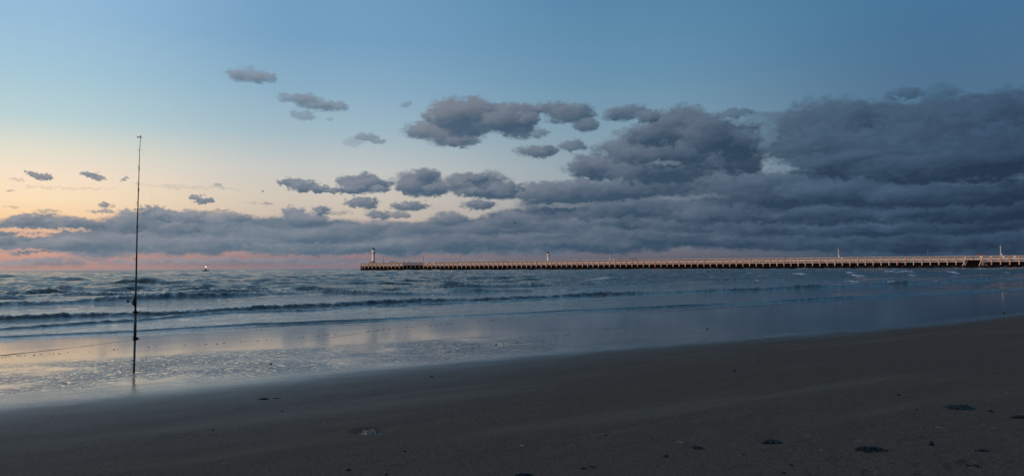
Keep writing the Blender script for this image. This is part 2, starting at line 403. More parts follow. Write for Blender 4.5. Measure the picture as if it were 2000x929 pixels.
rip2 = gg.noise(gg.xyz(gg.m('MULTIPLY', ssn, 0.6), gg.m('MULTIPLY', nn, 0.55), 3.0), 1.5, 3.0, 0.5)
ripmask = gg.m('MULTIPLY', gg.mr(nw, 11.4, 13.6), gg.mr(nw, 17.5, 14.8))
ripmask = gg.m('MULTIPLY', ripmask, gg.mr(rip2.outputs['Fac'], 0.28, 0.72))
ripmask = gg.m('MULTIPLY', ripmask, gg.mr(ssn, 18.0, 8.0, 0.0, 1.0))
hgt = gg.m('MULTIPLY', gg.mr(rip.outputs['Fac'], 0.40, 0.62), gg.m('MULTIPLY', ripmask, 0.016))
film_sheen = gg.noise(gg.xyz(gg.m('MULTIPLY', ssn, 0.25), nn, 1.0), 3.4, 4.0, 0.55)
hgt = gg.m('ADD', hgt, gg.m('MULTIPLY', film_sheen.outputs['Fac'], gg.mixf(wet, 0.0, 0.0006)))
dryb = gg.m('ADD', gg.m('MULTIPLY', tiny.outputs['Fac'], 0.0014), gg.m('MULTIPLY', grit.outputs['Fac'], 0.006))
hgt = gg.m('ADD', hgt, gg.mixf(wet, dryb, 0.0))
bp = gg.n('ShaderNodeBump'); bp.inputs['Strength'].default_value = 1.0; bp.inputs['Distance'].default_value = 1.0
gg.put(bp.inputs['Height'], hgt); gg.put(bs.inputs['Normal'], bp.outputs[0])

# --- sea water with foam
m_sea, gg, bs, out = new_mat("sea_water")
geo = gg.n('ShaderNodeNewGeometry'); POS = geo.outputs['Position']
nn = gg.vm('DOT_PRODUCT', POS, (-SS, SC, 0.0)); ssn = gg.vm('DOT_PRODUCT', POS, (SC, SS, 0.0))
fo = gg.n('ShaderNodeAttribute'); fo.attribute_name = "foam"
q = gg.xyz(gg.m('MULTIPLY', ssn, 0.5), nn, 0.0)
b1 = gg.noise(q, 1.1, 4.0, 0.6)
b2 = gg.noise(q, 4.2, 4.0, 0.62, 0.4)
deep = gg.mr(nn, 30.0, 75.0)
hgt = gg.m('ADD', gg.m('MULTIPLY', b1.outputs['Fac'], gg.mixf(deep, 0.065, 0.40)), gg.m('MULTIPLY', b2.outputs['Fac'], gg.mixf(deep, 0.030, 0.12)))
fn = gg.noise(gg.xyz(gg.m('MULTIPLY', ssn, 0.6), nn, gg.sep(POS)[2]), 5.0, 6.0, 0.7)
fn2 = gg.noise(gg.xyz(gg.m('MULTIPLY', ssn, 0.35), nn, 0.0), 1.3, 5.0, 0.65)
fsum = gg.m('ADD', gg.m('MULTIPLY', fn.outputs['Fac'], 0.5), gg.m('MULTIPLY', fn2.outputs['Fac'], 0.5))
thr = gg.m('SUBTRACT', 0.80, gg.m('MULTIPLY', fo.outputs['Fac'], 0.62))
fm = gg.mr(fsum, thr, gg.m('ADD', thr, 0.14))
hgt = gg.m('ADD', hgt, gg.m('MULTIPLY', gg.m('MULTIPLY', fn.outputs['Fac'], fm), 0.10))
bp = gg.n('ShaderNodeBump'); bp.inputs['Strength'].default_value = 1.0; bp.inputs['Distance'].default_value = 1.0
gg.put(bp.inputs['Height'], hgt); gg.put(bs.inputs['Normal'], bp.outputs[0])
fi = gg.n('ShaderNodeAttribute'); fi.attribute_name = "film_sheen"
silt_sheen = gg.mixc(deep, gg.mixc(gg.m('MULTIPLY', gg.mr(ssn, 18.0, -6.0), fi.outputs['Fac']), (0.040, 0.034, 0.026, 1), (0.48, 0.43, 0.36, 1)), (0.024, 0.027, 0.018, 1))  # silt tone; near water at left painted pale to imitate bright sky reflection
gg.put(bs.inputs['Base Color'], gg.mixc(fm, silt_sheen, (0.64, 0.66, 0.68, 1)))
gg.put(bs.inputs['Roughness'], gg.mixf(fm, 0.06, 0.85))
gg.put(bs.inputs['IOR'], gg.mixf(deep, 1.56, 1.38))

M = dict(
 concrete=simple("weathered_concrete", (0.56, 0.50, 0.44), 0.85, var=0.22, scale=1.6, dirt=(0.44, 0.35, 0.28)),
 post=simple("rust_stained_concrete", (0.52, 0.42, 0.34), 0.85, var=0.3, scale=1.2, dirt=(0.46, 0.20, 0.09)),
 grey=simple("grey_timber", (0.22, 0.23, 0.24), 0.85, var=0.3),
 tar=simple("tarred_timber", (0.006, 0.0052, 0.005), 0.95, var=0.5, scale=2.0, spec=0.08),
 white=simple("white_paint", (0.74, 0.74, 0.72), 0.6, var=0.10, scale=2.0),
 offwhite=simple("faded_cream_paint", (0.62, 0.58, 0.50), 0.6, var=0.12, scale=2.0),
 redband=simple("rust_red_paint", (0.30, 0.07, 0.05), 0.6, var=0.2),
 green=simple("dark_green_metal", (0.025, 0.055, 0.05), 0.5, var=0.3),
 glass=simple("lantern_glass", (0.10, 0.11, 0.12), 0.08, var=0.1),
 steel=simple("galvanised_steel", (0.12, 0.125, 0.13), 0.5, 0.6, var=0.2),
 black=simple("black_plastic", (0.012, 0.012, 0.014), 0.35, var=0.3, scale=30),
 blank=simple("dark_carbon_blank", (0.020, 0.030, 0.055), 0.28, var=0.3, scale=20),
 blankred=simple("brown_rod_section", (0.10, 0.03, 0.025), 0.3, var=0.3, scale=20),
 alu=simple("grey_aluminium", (0.13, 0.12, 0.12), 0.4, 0.7, var=0.15, scale=20),
 brass=simple("worn_metal", (0.35, 0.32, 0.28), 0.35, 0.9, var=0.2, scale=30),
 redpl=simple("red_plastic", (0.45, 0.04, 0.03), 0.5),
 line=simple("fishing_line_nylon", (0.35, 0.36, 0.38), 0.3),
 redcloth=simple("red_cloth", (0.62, 0.03, 0.03), 0.8),
 darkcloth=simple("dark_cloth", (0.018, 0.018, 0.022), 0.9),
 bluecloth=simple("blue_grey_cloth", (0.05, 0.07, 0.11), 0.9),
 trouser=simple("trouser_cloth", (0.03, 0.03, 0.035), 0.9),
 skin=simple("skin", (0.42, 0.26, 0.19), 0.6, var=0.1),
 hair=simple("hair", (0.03, 0.02, 0.015), 0.6),
 hull=simple("dark_hull_paint", (0.02, 0.022, 0.03), 0.4),
 feather=simple("dark_feather", (0.04, 0.04, 0.045), 0.8),
 weed=simple("brown_seaweed", (0.014, 0.010, 0.007), 0.35, var=0.5, scale=60),
 shell=simple("pale_shell", (0.50, 0.45, 0.38), 0.4, var=0.3, scale=60),
 shelld=simple("grey_brown_shell", (0.14, 0.12, 0.10), 0.5, var=0.4, scale=60),
 pebble=simple("dark_pebble", (0.022, 0.022, 0.024), 0.6, var=0.4, scale=60),
 twig=simple("bleached_twig", (0.30, 0.26, 0.21), 0.8, var=0.3, scale=60),
 wood=simple("driftwood", (0.09, 0.065, 0.045), 0.85, var=0.4, scale=30, bump=0.4),
)
# lamp that is lit on the boat
ml = bpy.data.materials.new("lit_lamp"); ml.use_nodes = True
ml.node_tree.nodes.clear(); _g = G(ml.node_tree)
_e = _g.n('ShaderNodeEmission'); _e.inputs[0].default_value = (1, 0.96, 0.9, 1); _e.inputs[1].default_value = 4.0
_o = _g.n('ShaderNodeOutputMaterial'); ml.node_tree.links.new(_e.outputs[0], _o.inputs[0])
# jellyfish: wet, slightly see-through gel
def jelly(name, c):
    m, gg, bs, out = new_mat(name)
    tcn = gg.n('ShaderNodeTexCoord')
    nz = gg.noise(tcn.outputs['Object'], 34.0, 6.0, 0.7)
    gg.put(bs.inputs['Base Color'], gg.mixc(gg.mr(nz.outputs['Fac'], 0.42, 0.58), tuple(x * 0.12 for x in c) + (1,), tuple(c) + (1,)))
    bs.inputs['Roughness'].default_value = 0.45; bs.inputs['Specular IOR Level'].default_value = 0.2
    bs.inputs['Subsurface Weight'].default_value = 0.25
    bs.inputs['Subsurface Radius'].default_value = (0.03, 0.03, 0.03)
    bp = gg.n('ShaderNodeBump'); bp.inputs['Strength'].default_value = 1.0; bp.inputs['Distance'].default_value = 0.02
    gg.put(bp.inputs['Height'], nz.outputs['Fac']); gg.put(bs.inputs['Normal'], bp.outputs[0])
    return m
M['jelly'] = jelly("grey_jelly", (0.75, 0.56, 0.40))
M['jellyb'] = jelly("blue_grey_jelly", (0.080, 0.068, 0.055))

# ------------------------------------------------------------------ object helpers
def obj(name, me, parent=None, loc=None, rot=None):
    o = bpy.data.objects.new(name, me); col.objects.link(o)
    if parent: o.parent = parent
    if loc is not None: o.location = loc
    if rot is not None: o.rotation_euler = rot
    return o
def tag(o, label=None, cat=None, group=None, kind=None):
    if label: o['label'] = label
    if cat: o['category'] = cat
    if group: o['group'] = group
    if kind: o['kind'] = kind
    return o
def mesh(name, verts, faces, mat=None, smooth=False):
    me = bpy.data.meshes.new(name); me.from_pydata(verts, [], faces); me.update()
    if mat: me.materials.append(mat)
    if smooth: me.polygons.foreach_set('use_smooth', [True] * len(me.polygons))
    return me
def grid_mesh(name, X, Y, Z, mat, attr=None):
    rws, cl = X.shape
    me = bpy.data.meshes.new(name)
    co = np.stack([X, Y, Z], -1).reshape(-1, 3).astype(np.float32)
    i = np.arange(rws - 1)[:, None] * cl + np.arange(cl - 1)[None, :]
    fc = np.stack([i, i + 1, i + 1 + cl, i + cl], -1).reshape(-1, 4).astype(np.int32)
    me.vertices.add(len(co)); me.vertices.foreach_set('co', co.ravel())
    me.loops.add(fc.size); me.loops.foreach_set('vertex_index', fc.ravel())
    me.polygons.add(len(fc)); me.polygons.foreach_set('loop_start', np.arange(len(fc), dtype=np.int32) * 4)
    me.polygons.foreach_set('use_smooth', np.ones(len(fc), dtype=bool))
    me.update(calc_edges=True)
    if attr:
        for k, v in attr.items():
            a = me.attributes.new(k, 'FLOAT', 'POINT'); a.data.foreach_set('value', v.reshape(-1).astype(np.float32))
    me.materials.append(mat)
    return me
class BM:
    """collects shapes into one mesh"""
    def __init__(s): s.v = []; s.f = []; s.mi = []
    def box(s, x0, x1, y0, y1, z0, z1, top=1.0, bev=0.0):
        b = len(s.v); cx, cy = (x0 + x1) / 2, (y0 + y1) / 2
        for z, k in ((z0, 1.0), (z1, top)):
            for x, y in ((x0, y0), (x1, y0), (x1, y1), (x0, y1)):
                s.v.append((cx + (x - cx) * k, cy + (y - cy) * k, z))
        for f in ((0, 3, 2, 1), (4, 5, 6, 7), (0, 1, 5, 4), (1, 2, 6, 5), (2, 3, 7, 6), (3, 0, 4, 7)):
            s.f.append(tuple(b + i for i in f))
        return s
    def bar(s, a, b_, w, d=None, n=4):
        return s.tube([a, b_], [w, d or w], n)
    def tube(s, pts, rad, n=8, cap=True):
        pts = [Vector(p) for p in pts]
        if not isinstance(rad, (list, tuple)): rad = [rad] * len(pts)
        b = len(s.v)
        for i, p in enumerate(pts):
            t = (pts[min(i + 1, len(pts) - 1)] - pts[max(i - 1, 0)]).normalized()
            u = t.cross(Vector((0, 0, 1)) if abs(t.z) < 0.9 else Vector((1, 0, 0))).normalized(); w = t.cross(u)
            for k in range(n):
                a = 2 * math.pi * (k + 0.5) / n
                s.v.append(tuple(p + (u * math.cos(a) + w * math.sin(a)) * rad[i]))
        for i in range(len(pts) - 1):
            for k in range(n):
                s.f.append((b + i * n + k, b + i * n + (k + 1) % n, b + (i + 1) * n + (k + 1) % n, b + (i + 1) * n + k))
        if cap:
            s.f.append(tuple(b + k for k in range(n))[::-1]); s.f.append(tuple(b + (len(pts) - 1) * n + k for k in range(n)))
        return s
    def lathe(s, prof, n=20, c=(0, 0, 0)):
        b = len(s.v)
        for r, z in prof:
            for k in range(n):
                a = 2 * math.pi * k / n
                s.v.append((c[0] + r * math.cos(a), c[1] + r * math.sin(a), c[2] + z))
        for i in range(len(prof) - 1):
            for k in range(n):
                s.f.append((b + i * n + k, b + i * n + (k + 1) % n, b + (i + 1) * n + (k + 1) % n, b + (i + 1) * n + k))
        s.f.append(tuple(b + k for k in range(n))[::-1]); s.f.append(tuple(b + (len(prof) - 1) * n + k for k in range(n)))
        return s
    def mesh(s, name, mat, smooth=False):
        return mesh(name, s.v, s.f, mat, smooth)
def copy_tree(o):
    c = o.copy(); col.objects.link(c)
    for ch in list(o.children):
        d = ch.copy(); col.objects.link(d); d.parent = c
        for g2 in list(ch.children):
            e = g2.copy(); col.objects.link(e); e.parent = d
    return c

# ------------------------------------------------------------------ the sea
az_d = np.concatenate([np.arange(-100, -38, 1.2), np.arange(-38, 38, 0.072), np.arange(38, 86, 1.2)])
rr = [16.5]
while rr[-1] < 48: rr.append(rr[-1] * 1.0034)
while rr[-1] < 420: rr.append(rr[-1] * 1.0052)
while rr[-1] < 14000: rr.append(rr[-1] * 1.02)
rr = np.array(rr)
Rg, Ag = np.meshgrid(rr, np.radians(az_d), indexing='ij')
X = Rg * np.sin(Ag); Y = Rg * np.cos(Ag)
S = X * SC + Y * SS; N = -X * SS + Y * SC
H = np.zeros_like(X); F = np.zeros_like(X); FL = np.ones_like(X)
near_fade = sstep(N, 22.6, 25.0)
wr = np.random.RandomState(5)
deepf = 0.06 + 0.94 * sstep(N, 38, 95)
cell = Rg * 0.0056
for k in range(30):
    lam = 1.2 * 1.105 ** k * wr.uniform(0.9, 1.1)            # 1.6 .. 27 m
    ang = wr.normal(0, 0.55)
    kx, ky = math.sin(ang), math.cos(ang)
    ph = (S * kx + N * ky) / lam * 2 * np.pi + wr.uniform(0, 6.28)
    grp = 0.5 + 0.9 * perlin(S / (lam * 3.1) + k * 7.7, N / (lam * 2.3) - k * 3.1, k)
    vis = np.clip(lam / (cell * 3.0) - 0.6, 0, 1) if lam < 20 else 1.0
    amp = 0.026 * lam ** 0.62 * np.clip(grp, 0, 1.6) * vis
    wv = 1 - np.abs(np.sin(ph * 0.5)) * 2 if k % 2 else np.cos(ph)
    H += amp * wv * deepf
for (fs, fq, am, sd) in ((0.10, 0.26, 0.16, 70), (0.24, 0.62, 0.075, 72), (0.55, 1.3, 0.035, 74)):
    q = 1 - 2 * np.abs(perlin(S * fs + 0.3 * np.sin(N * fq * .2), N * fq, sd))
    H += am * q * deepf * np.clip(1 / (fq * cell * 3.0) - 0.5, 0, 1)
H -= H[(Rg > 100) & (Rg < 300)].mean() * deepf
H *= np.clip(sstep(Rg, 2500, 400), 0.25, 1)
H += 0.010 * fbm(S * 0.5, N * 1.6, 3, 40) * sstep(N, 24, 30)
crest = sstep(H, 0.30, 0.55) * sstep(N, 60, 90)
F += crest * 0.75 * sstep(fbm(S * 0.05, N * 0.08, 2, 60) + 0.05 + 0.25 * sstep(X / np.maximum(Y, 1), 0.0, 0.3), 0.0, 0.35)

def front(rows, A, foam=0.0, wf=None, wb=1.6, back=0.0, wob=0.12, rugged=0.0, seed=0, base=None):
    """one breaker line; rows = (x, y, strength) of its foot in the photograph"""
    global H, F, FL
    P = [(on_plane(x, y, SEA_Z), k) for x, y, k in rows]
    sv = np.array([sn(p)[0] for p, k in P]); nv_ = np.array([sn(p)[1] for p, k in P]); kv = np.array([k for p, k in P])
    o = np.argsort(sv); sv, nv_, kv = sv[o], nv_[o], kv[o]
    ext = 60
    nc = np.interp(S, sv, nv_)
    nc = nc + wob * 1.6 * fbm(S * 0.22, S * 0 + seed * 3.3, 3, seed) + wob * 0.5 * perlin(S * 1.7, S * 0 + seed, seed + 1)
    kk = np.interp(S, sv, kv)
    kk = kk * (0.8 + 0.45 * perlin(S * 0.16, S * 0 + 5.5, seed + 2))
    kk = np.clip(kk, 0, 2)
    wf = wf or A * 1.1
    if A < 0.3: kk = kk * (1 + 0.8 * np.clip((Rg - 22) / 25, 0, 1))
    d = N - nc - wf * 1.3
    pr = np.where(d < 0, np.exp(-(d / wf) ** 2), np.exp(-(d / wb) ** 2))
    bump = 1.0
    if rugged:
        rg = fbm(S * 2.2, N * 3.0, 4, seed + 7, 0.6)
        bump = 1.0 + rugged * rg
    H += A * kk * pr * bump
    FL = FL * (1 - np.clip(kk * 1.5, 0, 1) * np.exp(-((d + wf * 0.35) / (wf * 1.5)) ** 4))  # mask that keeps the painted reflection brightness off the steep wave fronts
    if foam:
        ff = np.where(d < 0, np.exp(-(d / (wf * 1.3)) ** 2), np.exp(-(d / max(wb * 0.8, 0.2)) ** 2))
        F = np.maximum(F, foam * np.clip(kk, 0, 1) * ff)
        if back:
            streak = sstep(fbm(S * 0.35, N * 1.1, 3, seed + 9), -0.1, 0.6)
            F = np.maximum(F, back * streak * np.clip(kk, 0, 1) * np.where(d > 0, np.exp(-(d / (wb * 3.0)) ** 2), 0))

front([(-400, 684, 1), (0, 660, 1), (250, 647, 1), (500, 632, 1), (700, 625, .9), (1000, 612, .8), (1300, 600, .9), (1500, 590, 1), (1700, 579, 1), (2000, 565, .9), (2400, 549, .5)], 0.060, 0.0, wf=0.085, wb=0.45, wob=0.22, seed=21)
front([(-400, 668, 1), (0, 645, 1), (250, 630, 1), (450, 613, 1), (600, 609, 1), (700, 602, .9), (800, 597, .8), (1000, 590, .6), (1170, 583, .4), (1300, 578, .0)], 0.085, 0.25, wf=0.12, wb=0.6, wob=0.25, rugged=0.25, back=0.35, seed=31)
front([(-400, 650, 1), (0, 629, 1), (300, 619, .95), (500, 607, .9), (700, 599, .8), (850, 590, .6), (1000, 587, .6), (1200, 577, .6), (1500, 567, .65), (1700, 558, .75), (2000, 545, .7)], 0.20, 0.55, wf=0.26, wb=0.9, wob=0.3, rugged=0.32, back=0.7, seed=41)
front([(-400, 618, 1), (0, 598, 1), (150, 593, 1), (300, 586, 1), (450, 580, .9), (540, 576, .6), (640, 573, 0.15), (720, 570, 0)], 0.34, 0.55, wf=0.34, wb=1.3, wob=0.35, rugged=0.3, back=0.75, seed=51)
front([(-300, 598, .8), (0, 585, .9), (100, 580, 1), (300, 576, .8), (420, 573, .8), (520, 571, .5), (600, 569, 0)], 0.36, 0.5, wf=0.5, wb=1.5, wob=0.4, rugged=0.28, back=0.7, seed=61)
front([(-300, 586, .4), (0, 576, .6), (90, 572, 1.2), (200, 571, .8), (330, 570, .6), (400, 568, .7), (500, 566, .5), (620, 565, 0)], 0.45, 0.55, wf=0.6, wb=1.5, wob=0.5, rugged=0.3, back=0.8, seed=71)
front([(560, 569, 0), (640, 573, .8), (760, 576, .9), (850, 574, .5), (950, 570, .7), (1050, 568, .4), (1130, 566, 0)], 0.34, 0.45, wf=0.6, wb=1.8, wob=0.5, rugged=0.2, back=0.7, seed=81)
front([(800, 560, 0), (900, 563, .8), (1000, 561, .8), (1100, 560, .9), (1200, 557, .8), (1320, 553, .3), (1400, 551, 0)], 0.42, 0.6, wf=0.8, wb=1.8, wob=0.6, rugged=0.3, back=0.8, seed=91)

def lens(x0, x1, yb, hpx, foam=0.0, tail=0.0):
    """one swell or whitecap between two photograph columns, its foot on row yb"""
    global H, F
    a = on_plane(x0, yb + 0.0064 * 0, SEA_Z); b = on_plane(x1, yb - 0.0064 * (x1 - x0), SEA_Z)
    c = (a + b) / 2; L = (b - a).length / 2; t = (b - a).normalized(); qn = Vector((-t.y, t.x))
    if qn.y < 0: qn = -qn
    dist = math.hypot(c.x, c.y); Hh = hpx / FPX * dist
    wf = max(0.55 * Hh + 0.1, 2.2 * dist * 0.0052 * 0.5); wb = 2.2 * Hh + 0.8
    i0, i1 = np.searchsorted(rr, [dist * 0.72, dist * 1.35]); ac = math.degrees(math.atan2(c.x, c.y)); aw = math.degrees(2.4 * L / dist)
    j0, j1 = np.searchsorted(az_d, [ac - aw, ac + aw])
    X_, Y_, S_, N_ = (q_[i0:i1, j0:j1] for q_ in (X, Y, S, N))
    aa = ((X_ - c.x) * t.x + (Y_ - c.y) * t.y) / L
    m = np.abs(aa) < 2.2
    bb = (X_ - c.x) * qn.x + (Y_ - c.y) * qn.y - wf * 1.2 + 0.03 * L * perlin(aa * 2 + x0, aa * 0, 3)
    env = np.exp(-np.abs(aa) ** 2.6 * 0.9) * (1 + 0.3 * perlin(aa * 2.3 + x0 * .37, aa * 0 + yb, 4))
    pr = np.where(bb < 0, np.exp(-(bb / wf) ** 2), np.exp(-(bb / wb) ** 2)) * env * m
    H[i0:i1, j0:j1] += 0.9 * Hh * pr * (1 + (0.35 * fbm(S_ * 1.2, N_ * 1.6, 3, 90) if foam > 0.4 else 0))
    if foam:
        F[i0:i1, j0:j1] = np.maximum(F[i0:i1, j0:j1], 0.95 * foam * np.where(bb < 0, np.exp(-(bb / (wf * 1.6)) ** 2), np.exp(-(bb / (wb * (0.9 + tail))) ** 2)) * env * m)
lenses = [(170, 350, 558, 10, 0), (-40, 45, 563, 6, 0), (100, 170, 549, 4, 0), (95, 140, 569, 6, .6), (20, 110, 545, 2.5, 0), (420, 520, 570, 8, 0), (350, 420, 560, 4, 0), (500, 600, 549, 4, 0), (560, 690, 567, 6, 0), (690, 830, 558, 7, .3), (735, 800, 566, 6, .25),
 (590, 640, 571, 6, .6), (690, 730, 570, 5, .6), (840, 930, 571, 4, 0), (800, 900, 545, 3, 0), (640, 720, 552, 3, 0), (1130, 1180, 568, 4, 0), (860, 960, 557, 4, .35), (930, 1010, 543, 3, .5), (600, 660, 541, 2.5, 0), (1140, 1210, 550, 5, .95), (1080, 1130, 545, 3, .3), (1170, 1330, 560, 3, .3), (1100, 1160, 566, 3, .2),
 (1340, 1390, 534, 2.5, .9), (1300, 1370, 550, 3, .3), (1430, 1470, 537, 4, .2), (1440, 1480, 535, 4, .85), (1380, 1410, 544, 3, .9), (1410, 1450, 546, 3, .1), (1480, 1560, 550, 3, .1), (1540, 1590, 537, 4, 1.), (1500, 1540, 543, 3, .5), (1460, 1500, 552, 3, .7), (1575, 1640, 545, 3, .4), (1650, 1690, 551, 3.5, 1.),
 (1585, 1625, 527, 2.5, .9), (1650, 1680, 535, 2.5, .9), (1660, 1700, 540, 3, .9), (1725, 1760, 533, 3.5, .8), (1740, 1800, 534, 3, .9), (1775, 1800, 540, 3, .9), (1700, 1760, 548, 2.5, .5), (1855, 1885, 536, 3.5, 1.), (1820, 1860, 537, 2, .5), (1950, 1990, 534, 2, .7), (1940, 1965, 530, 3, .6), (1890, 1930, 529, 2, .6), (1840, 1900, 545, 2, .5), (1900, 1970, 541, 2, .5),
 (1700, 1800, 556, 2, .5), (1880, 1980, 549, 2, .5), (1240, 1290, 541, 3, .3), (1020, 1070, 552, 4, .5), (1230, 1260, 549, 2.5, .6), (1000, 1040, 537, 2, 0), (1200, 1260, 536, 2, .0), (780, 840, 536, 1.6, 0), (660, 700, 534, 1.6, 0), (450, 540, 538, 2, 0), (200, 290, 539, 2, 0), (330, 420, 546, 2.5, 0)]
for l in lenses: lens(*l)
H *= near_fade
F *= near_fade
# thin water running up the sand: the sheet dips under the sand surface at its edge
Z = SEA_Z + H
Z = np.where(N < 22.6, SEA_Z - 0.05 * (22.6 - N).clip(0, 4), Z)
sea = obj("sea", grid_mesh("sea", X, Y, Z, m_sea, {"foam": F, "film_sheen": FL}))
tag(sea, "grey green sea with small breakers running up to the beach", kind='structure')

# ------------------------------------------------------------------ the beach
JELLY = [  # px, py, width px, kind
 (722, 841, 50, 'a'), (1512, 860, 44, 'b'), (1870, 794, 58, 'c'), (1365, 871, 28, 'd'), (1325, 859, 18, 'e')]
az_s = np.concatenate([np.arange(-180, -40, 2.5), np.arange(-40, 40, 0.11), np.arange(40, 180.1, 2.5)])
az_s[-1] = 180.0
rs = [0.05, 1.0, 2.0, 3.0]
r = 3.6
while r < 75: rs.append(r); r *= 1.0058
while r < 3000: rs.append(r); r *= 1.12
Rg, Ag = np.meshgrid(np.array(rs), np.radians(az_s), indexing='ij')
X = Rg * np.sin(Ag); Y = Rg * np.cos(Ag); S = X * SC + Y * SS; N = -X * SS + Y * SC
Z = sand_base(N)
# unseen dunes added landward, behind the camera, to keep the sun off the beach
dn = sstep(-N, 9, 30)
Z = Z + dn * (8.5 + 2.2 * fbm(S * 0.022, N * 0.03, 3, 77) + 0.5 * fbm(S * 0.11, N * 0.13, 3, 78)) * (1 - 0.5 * sstep(-N, 60, 400))
dry = sstep(N, 13, 8)
nearm = sstep(Rg, 60, 20)
Z = Z + nearm * (0.010 * fbm(S * 0.25, N * 0.6, 3, 3) * (0.05 + dry) + 0.0075 * fbm(S * 1.3, N * 2.2, 3, 13) * dry)
# ripple marks left in the wet margin
rz = sstep(N + 0.9 * perlin(S * .3, N * .3, 5), 11.5, 13.2) * sstep(N, 18.5, 14.5) * sstep(S, 26, 12)
Z = Z + rz * nearm * 0.0022 * np.clip(fbm(S * 5.0, N * 2.4, 3, 23), -0.2, 1)
# hollows scoured round the stranded jellyfish
for (px, py, w, k) in JELLY:
    p = on_sand(px, py); dist = math.hypot(p.x, p.y); hw = w / FPX * dist / 2
    ex = (X - p.x) / (hw * 1.25); ey = (Y - p.y) / (hw * 1.05)
    q2 = ex ** 2 + ey ** 2
    dep = 0.045 if k == 'a' else 0.010
    Z = Z - dep * np.exp(-q2 ** 1.5) + dep * 0.18 * np.exp(-(np.sqrt(q2) - 1.45) ** 2 / 0.08)
# soft footprints and scuffs near the right hand corner
fr = np.random.RandomState(3)
for k in range(34):
    px, py = fr.uniform(1480, 2060), fr.uniform(850, 960)
    p = on_sand(px, py); a = fr.uniform(0, 3.14); l, w = fr.uniform(.10, .15), fr.uniform(.04, .06)
    u = (X - p.x) * math.cos(a) + (Y - p.y) * math.sin(a); v = -(X - p.x) * math.sin(a) + (Y - p.y) * math.cos(a)
    q2 = (u / l) ** 2 + (v / w) ** 2
    Z = Z - fr.uniform(.006, .016) * np.exp(-q2 ** 2) + .004 * np.exp(-(np.sqrt(q2) - 1.35) ** 2 / .06)
beach = obj("beach", grid_mesh("beach", X, Y, Z, m_sand))
tag(beach, "dark sandy beach, wet and mirror smooth towards the water", kind='structure')
_Zs, _rs, _azs = Z, np.array(rs), az_s
def sand_at(x, y):
    """height of the beach sheet under a point"""
    r_ = math.hypot(x, y); a_ = math.degrees(math.atan2(x, y))
    i = int(np.clip(np.searchsorted(_rs, r_) - 1, 0, len(_rs) - 2)); j = int(np.clip(np.searchsorted(_azs, a_) - 1, 0, len(_azs) - 2))
    fr_, fa = (r_ - _rs[i]) / (_rs[i + 1] - _rs[i]), (a_ - _azs[j]) / (_azs[j + 1] - _azs[j])
    return float(_Zs[i, j] * (1 - fr_) * (1 - fa) + _Zs[i + 1, j] * fr_ * (1 - fa) + _Zs[i, j + 1] * (1 - fr_) * fa + _Zs[i + 1, j + 1] * fr_ * fa)
def spot(px, py):
    p = on_sand(px, py); p.z = sand_at(p.x, p.y)
    return p


# thin bead-like edges of the backwash lying on the wet sand
bead = BM()
for bi_, (rows, hr) in enumerate([([(-300, 716), (0, 694), (130, 680), (270, 662), (400, 648), (480, 640)], .012), ([(-200, 678), (0, 671), (90, 660), (130, 657)], .009), ([(540, 672), (640, 660), (760, 642), (860, 632), (960, 622)], .008), ([(640, 637), (760, 627), (900, 620)], .008), ([(1210, 611), (1300, 608), (1500, 596), (1700, 585)], .012)]):
    P = [on_sand(x, y) for x, y in rows]
    L_ = np.cumsum([0] + [(P[i + 1] - P[i]).length for i in range(len(P) - 1)])
    m_ = int(L_[-1] / 0.22) + 2
    ts = np.linspace(0, L_[-1], m_)
    xs = np.interp(ts, L_, [p.x for p in P]); ys = np.interp(ts, L_, [p.y for p in P])
    wob_ = 0.06 * fbm(ts * 0.5, ts * 0 + bi_ * 5.0, 3, 44)
    pts = []; rd_ = []
    for k in range(m_):
        x, y = xs[k] - SS * wob_[k], ys[k] + SC * wob_[k]
        pts.append((x, y, sand_at(x, y) - 0.002)); e_ = min(1, k / 12.0, (m_ - 1 - k) / 40.0)
        rd_.append(max(.0008, 1.05 * hr * e_ * (0.75 + 0.5 * float(perlin(np.array(ts[k] * 1.3), np.array(bi_ * 3.0), 9)))))
    bead.tube(pts, rd_, 8)
m_bead = simple("clear_backwash_water", (0.03, 0.028, 0.024), 0.08)
sw = obj("swash_edge", bead.mesh("swash_edge", m_bead, True)); tag(sw, "thin raised edges of backwash water lying across the wet sand", 'water', kind='structure')

# ------------------------------------------------------------------ the pier
A0 = Vector((-108.0, 543.0, SEA_Z)); A1 = Vector((230.0, 340.0, SEA_Z))
U = (A1 - A0).normalized(); PANG = math.atan2(U.y, U.x)
SP = 3.5; NB = 124
pier = obj("pier", None, loc=A0, rot=(0, 0, PANG))
tag(pier, "long pale concrete and dark timber pier reaching into the sea", 'pier')
# local frame: x runs from the pier head towards the shore, y away from the camera, z up from the water
LOW0, LOW1 = 9, 15     # bays of the lowered grey landing
rail_me = BM().box(0.0, SP, -0.14, 0.14, 5.18, 5.45).mesh("rail", M['concrete'])
bal = BM()
for k in range(4): bal.box(0.62 + k * 0.75, 0.74 + k * 0.75, -0.05, 0.05, 4.42, 5.18)
bal.box(0.24, SP - 0.24, -0.035, 0.035, 4.76, 4.84)
bal_me = bal.mesh("balustrade", M['grey'])
beam_me = BM().box(0.18, SP - 0.18, -0.16, 0.16, 3.62, 4.42).mesh("deck_beam", M['concrete'])
low_me = BM().box(0.18, SP - 0.18, -0.12, 0.14, 2.78, 3.12).mesh("lower_beam", M['concrete'])
pm = BM().box(-0.24, 0.24, -0.42, 0.20, 2.2, 4.95).box(-0.21, 0.21, -0.36, 0.16, 1.30, 2.2)
pm.v += [(-.24, -.42, 3.5), (.24, -.42, 3.5), (-.24, -.78, 4.05), (.24, -.78, 4.05), (-.24, -.42, 4.4), (.24, -.42, 4.4)]
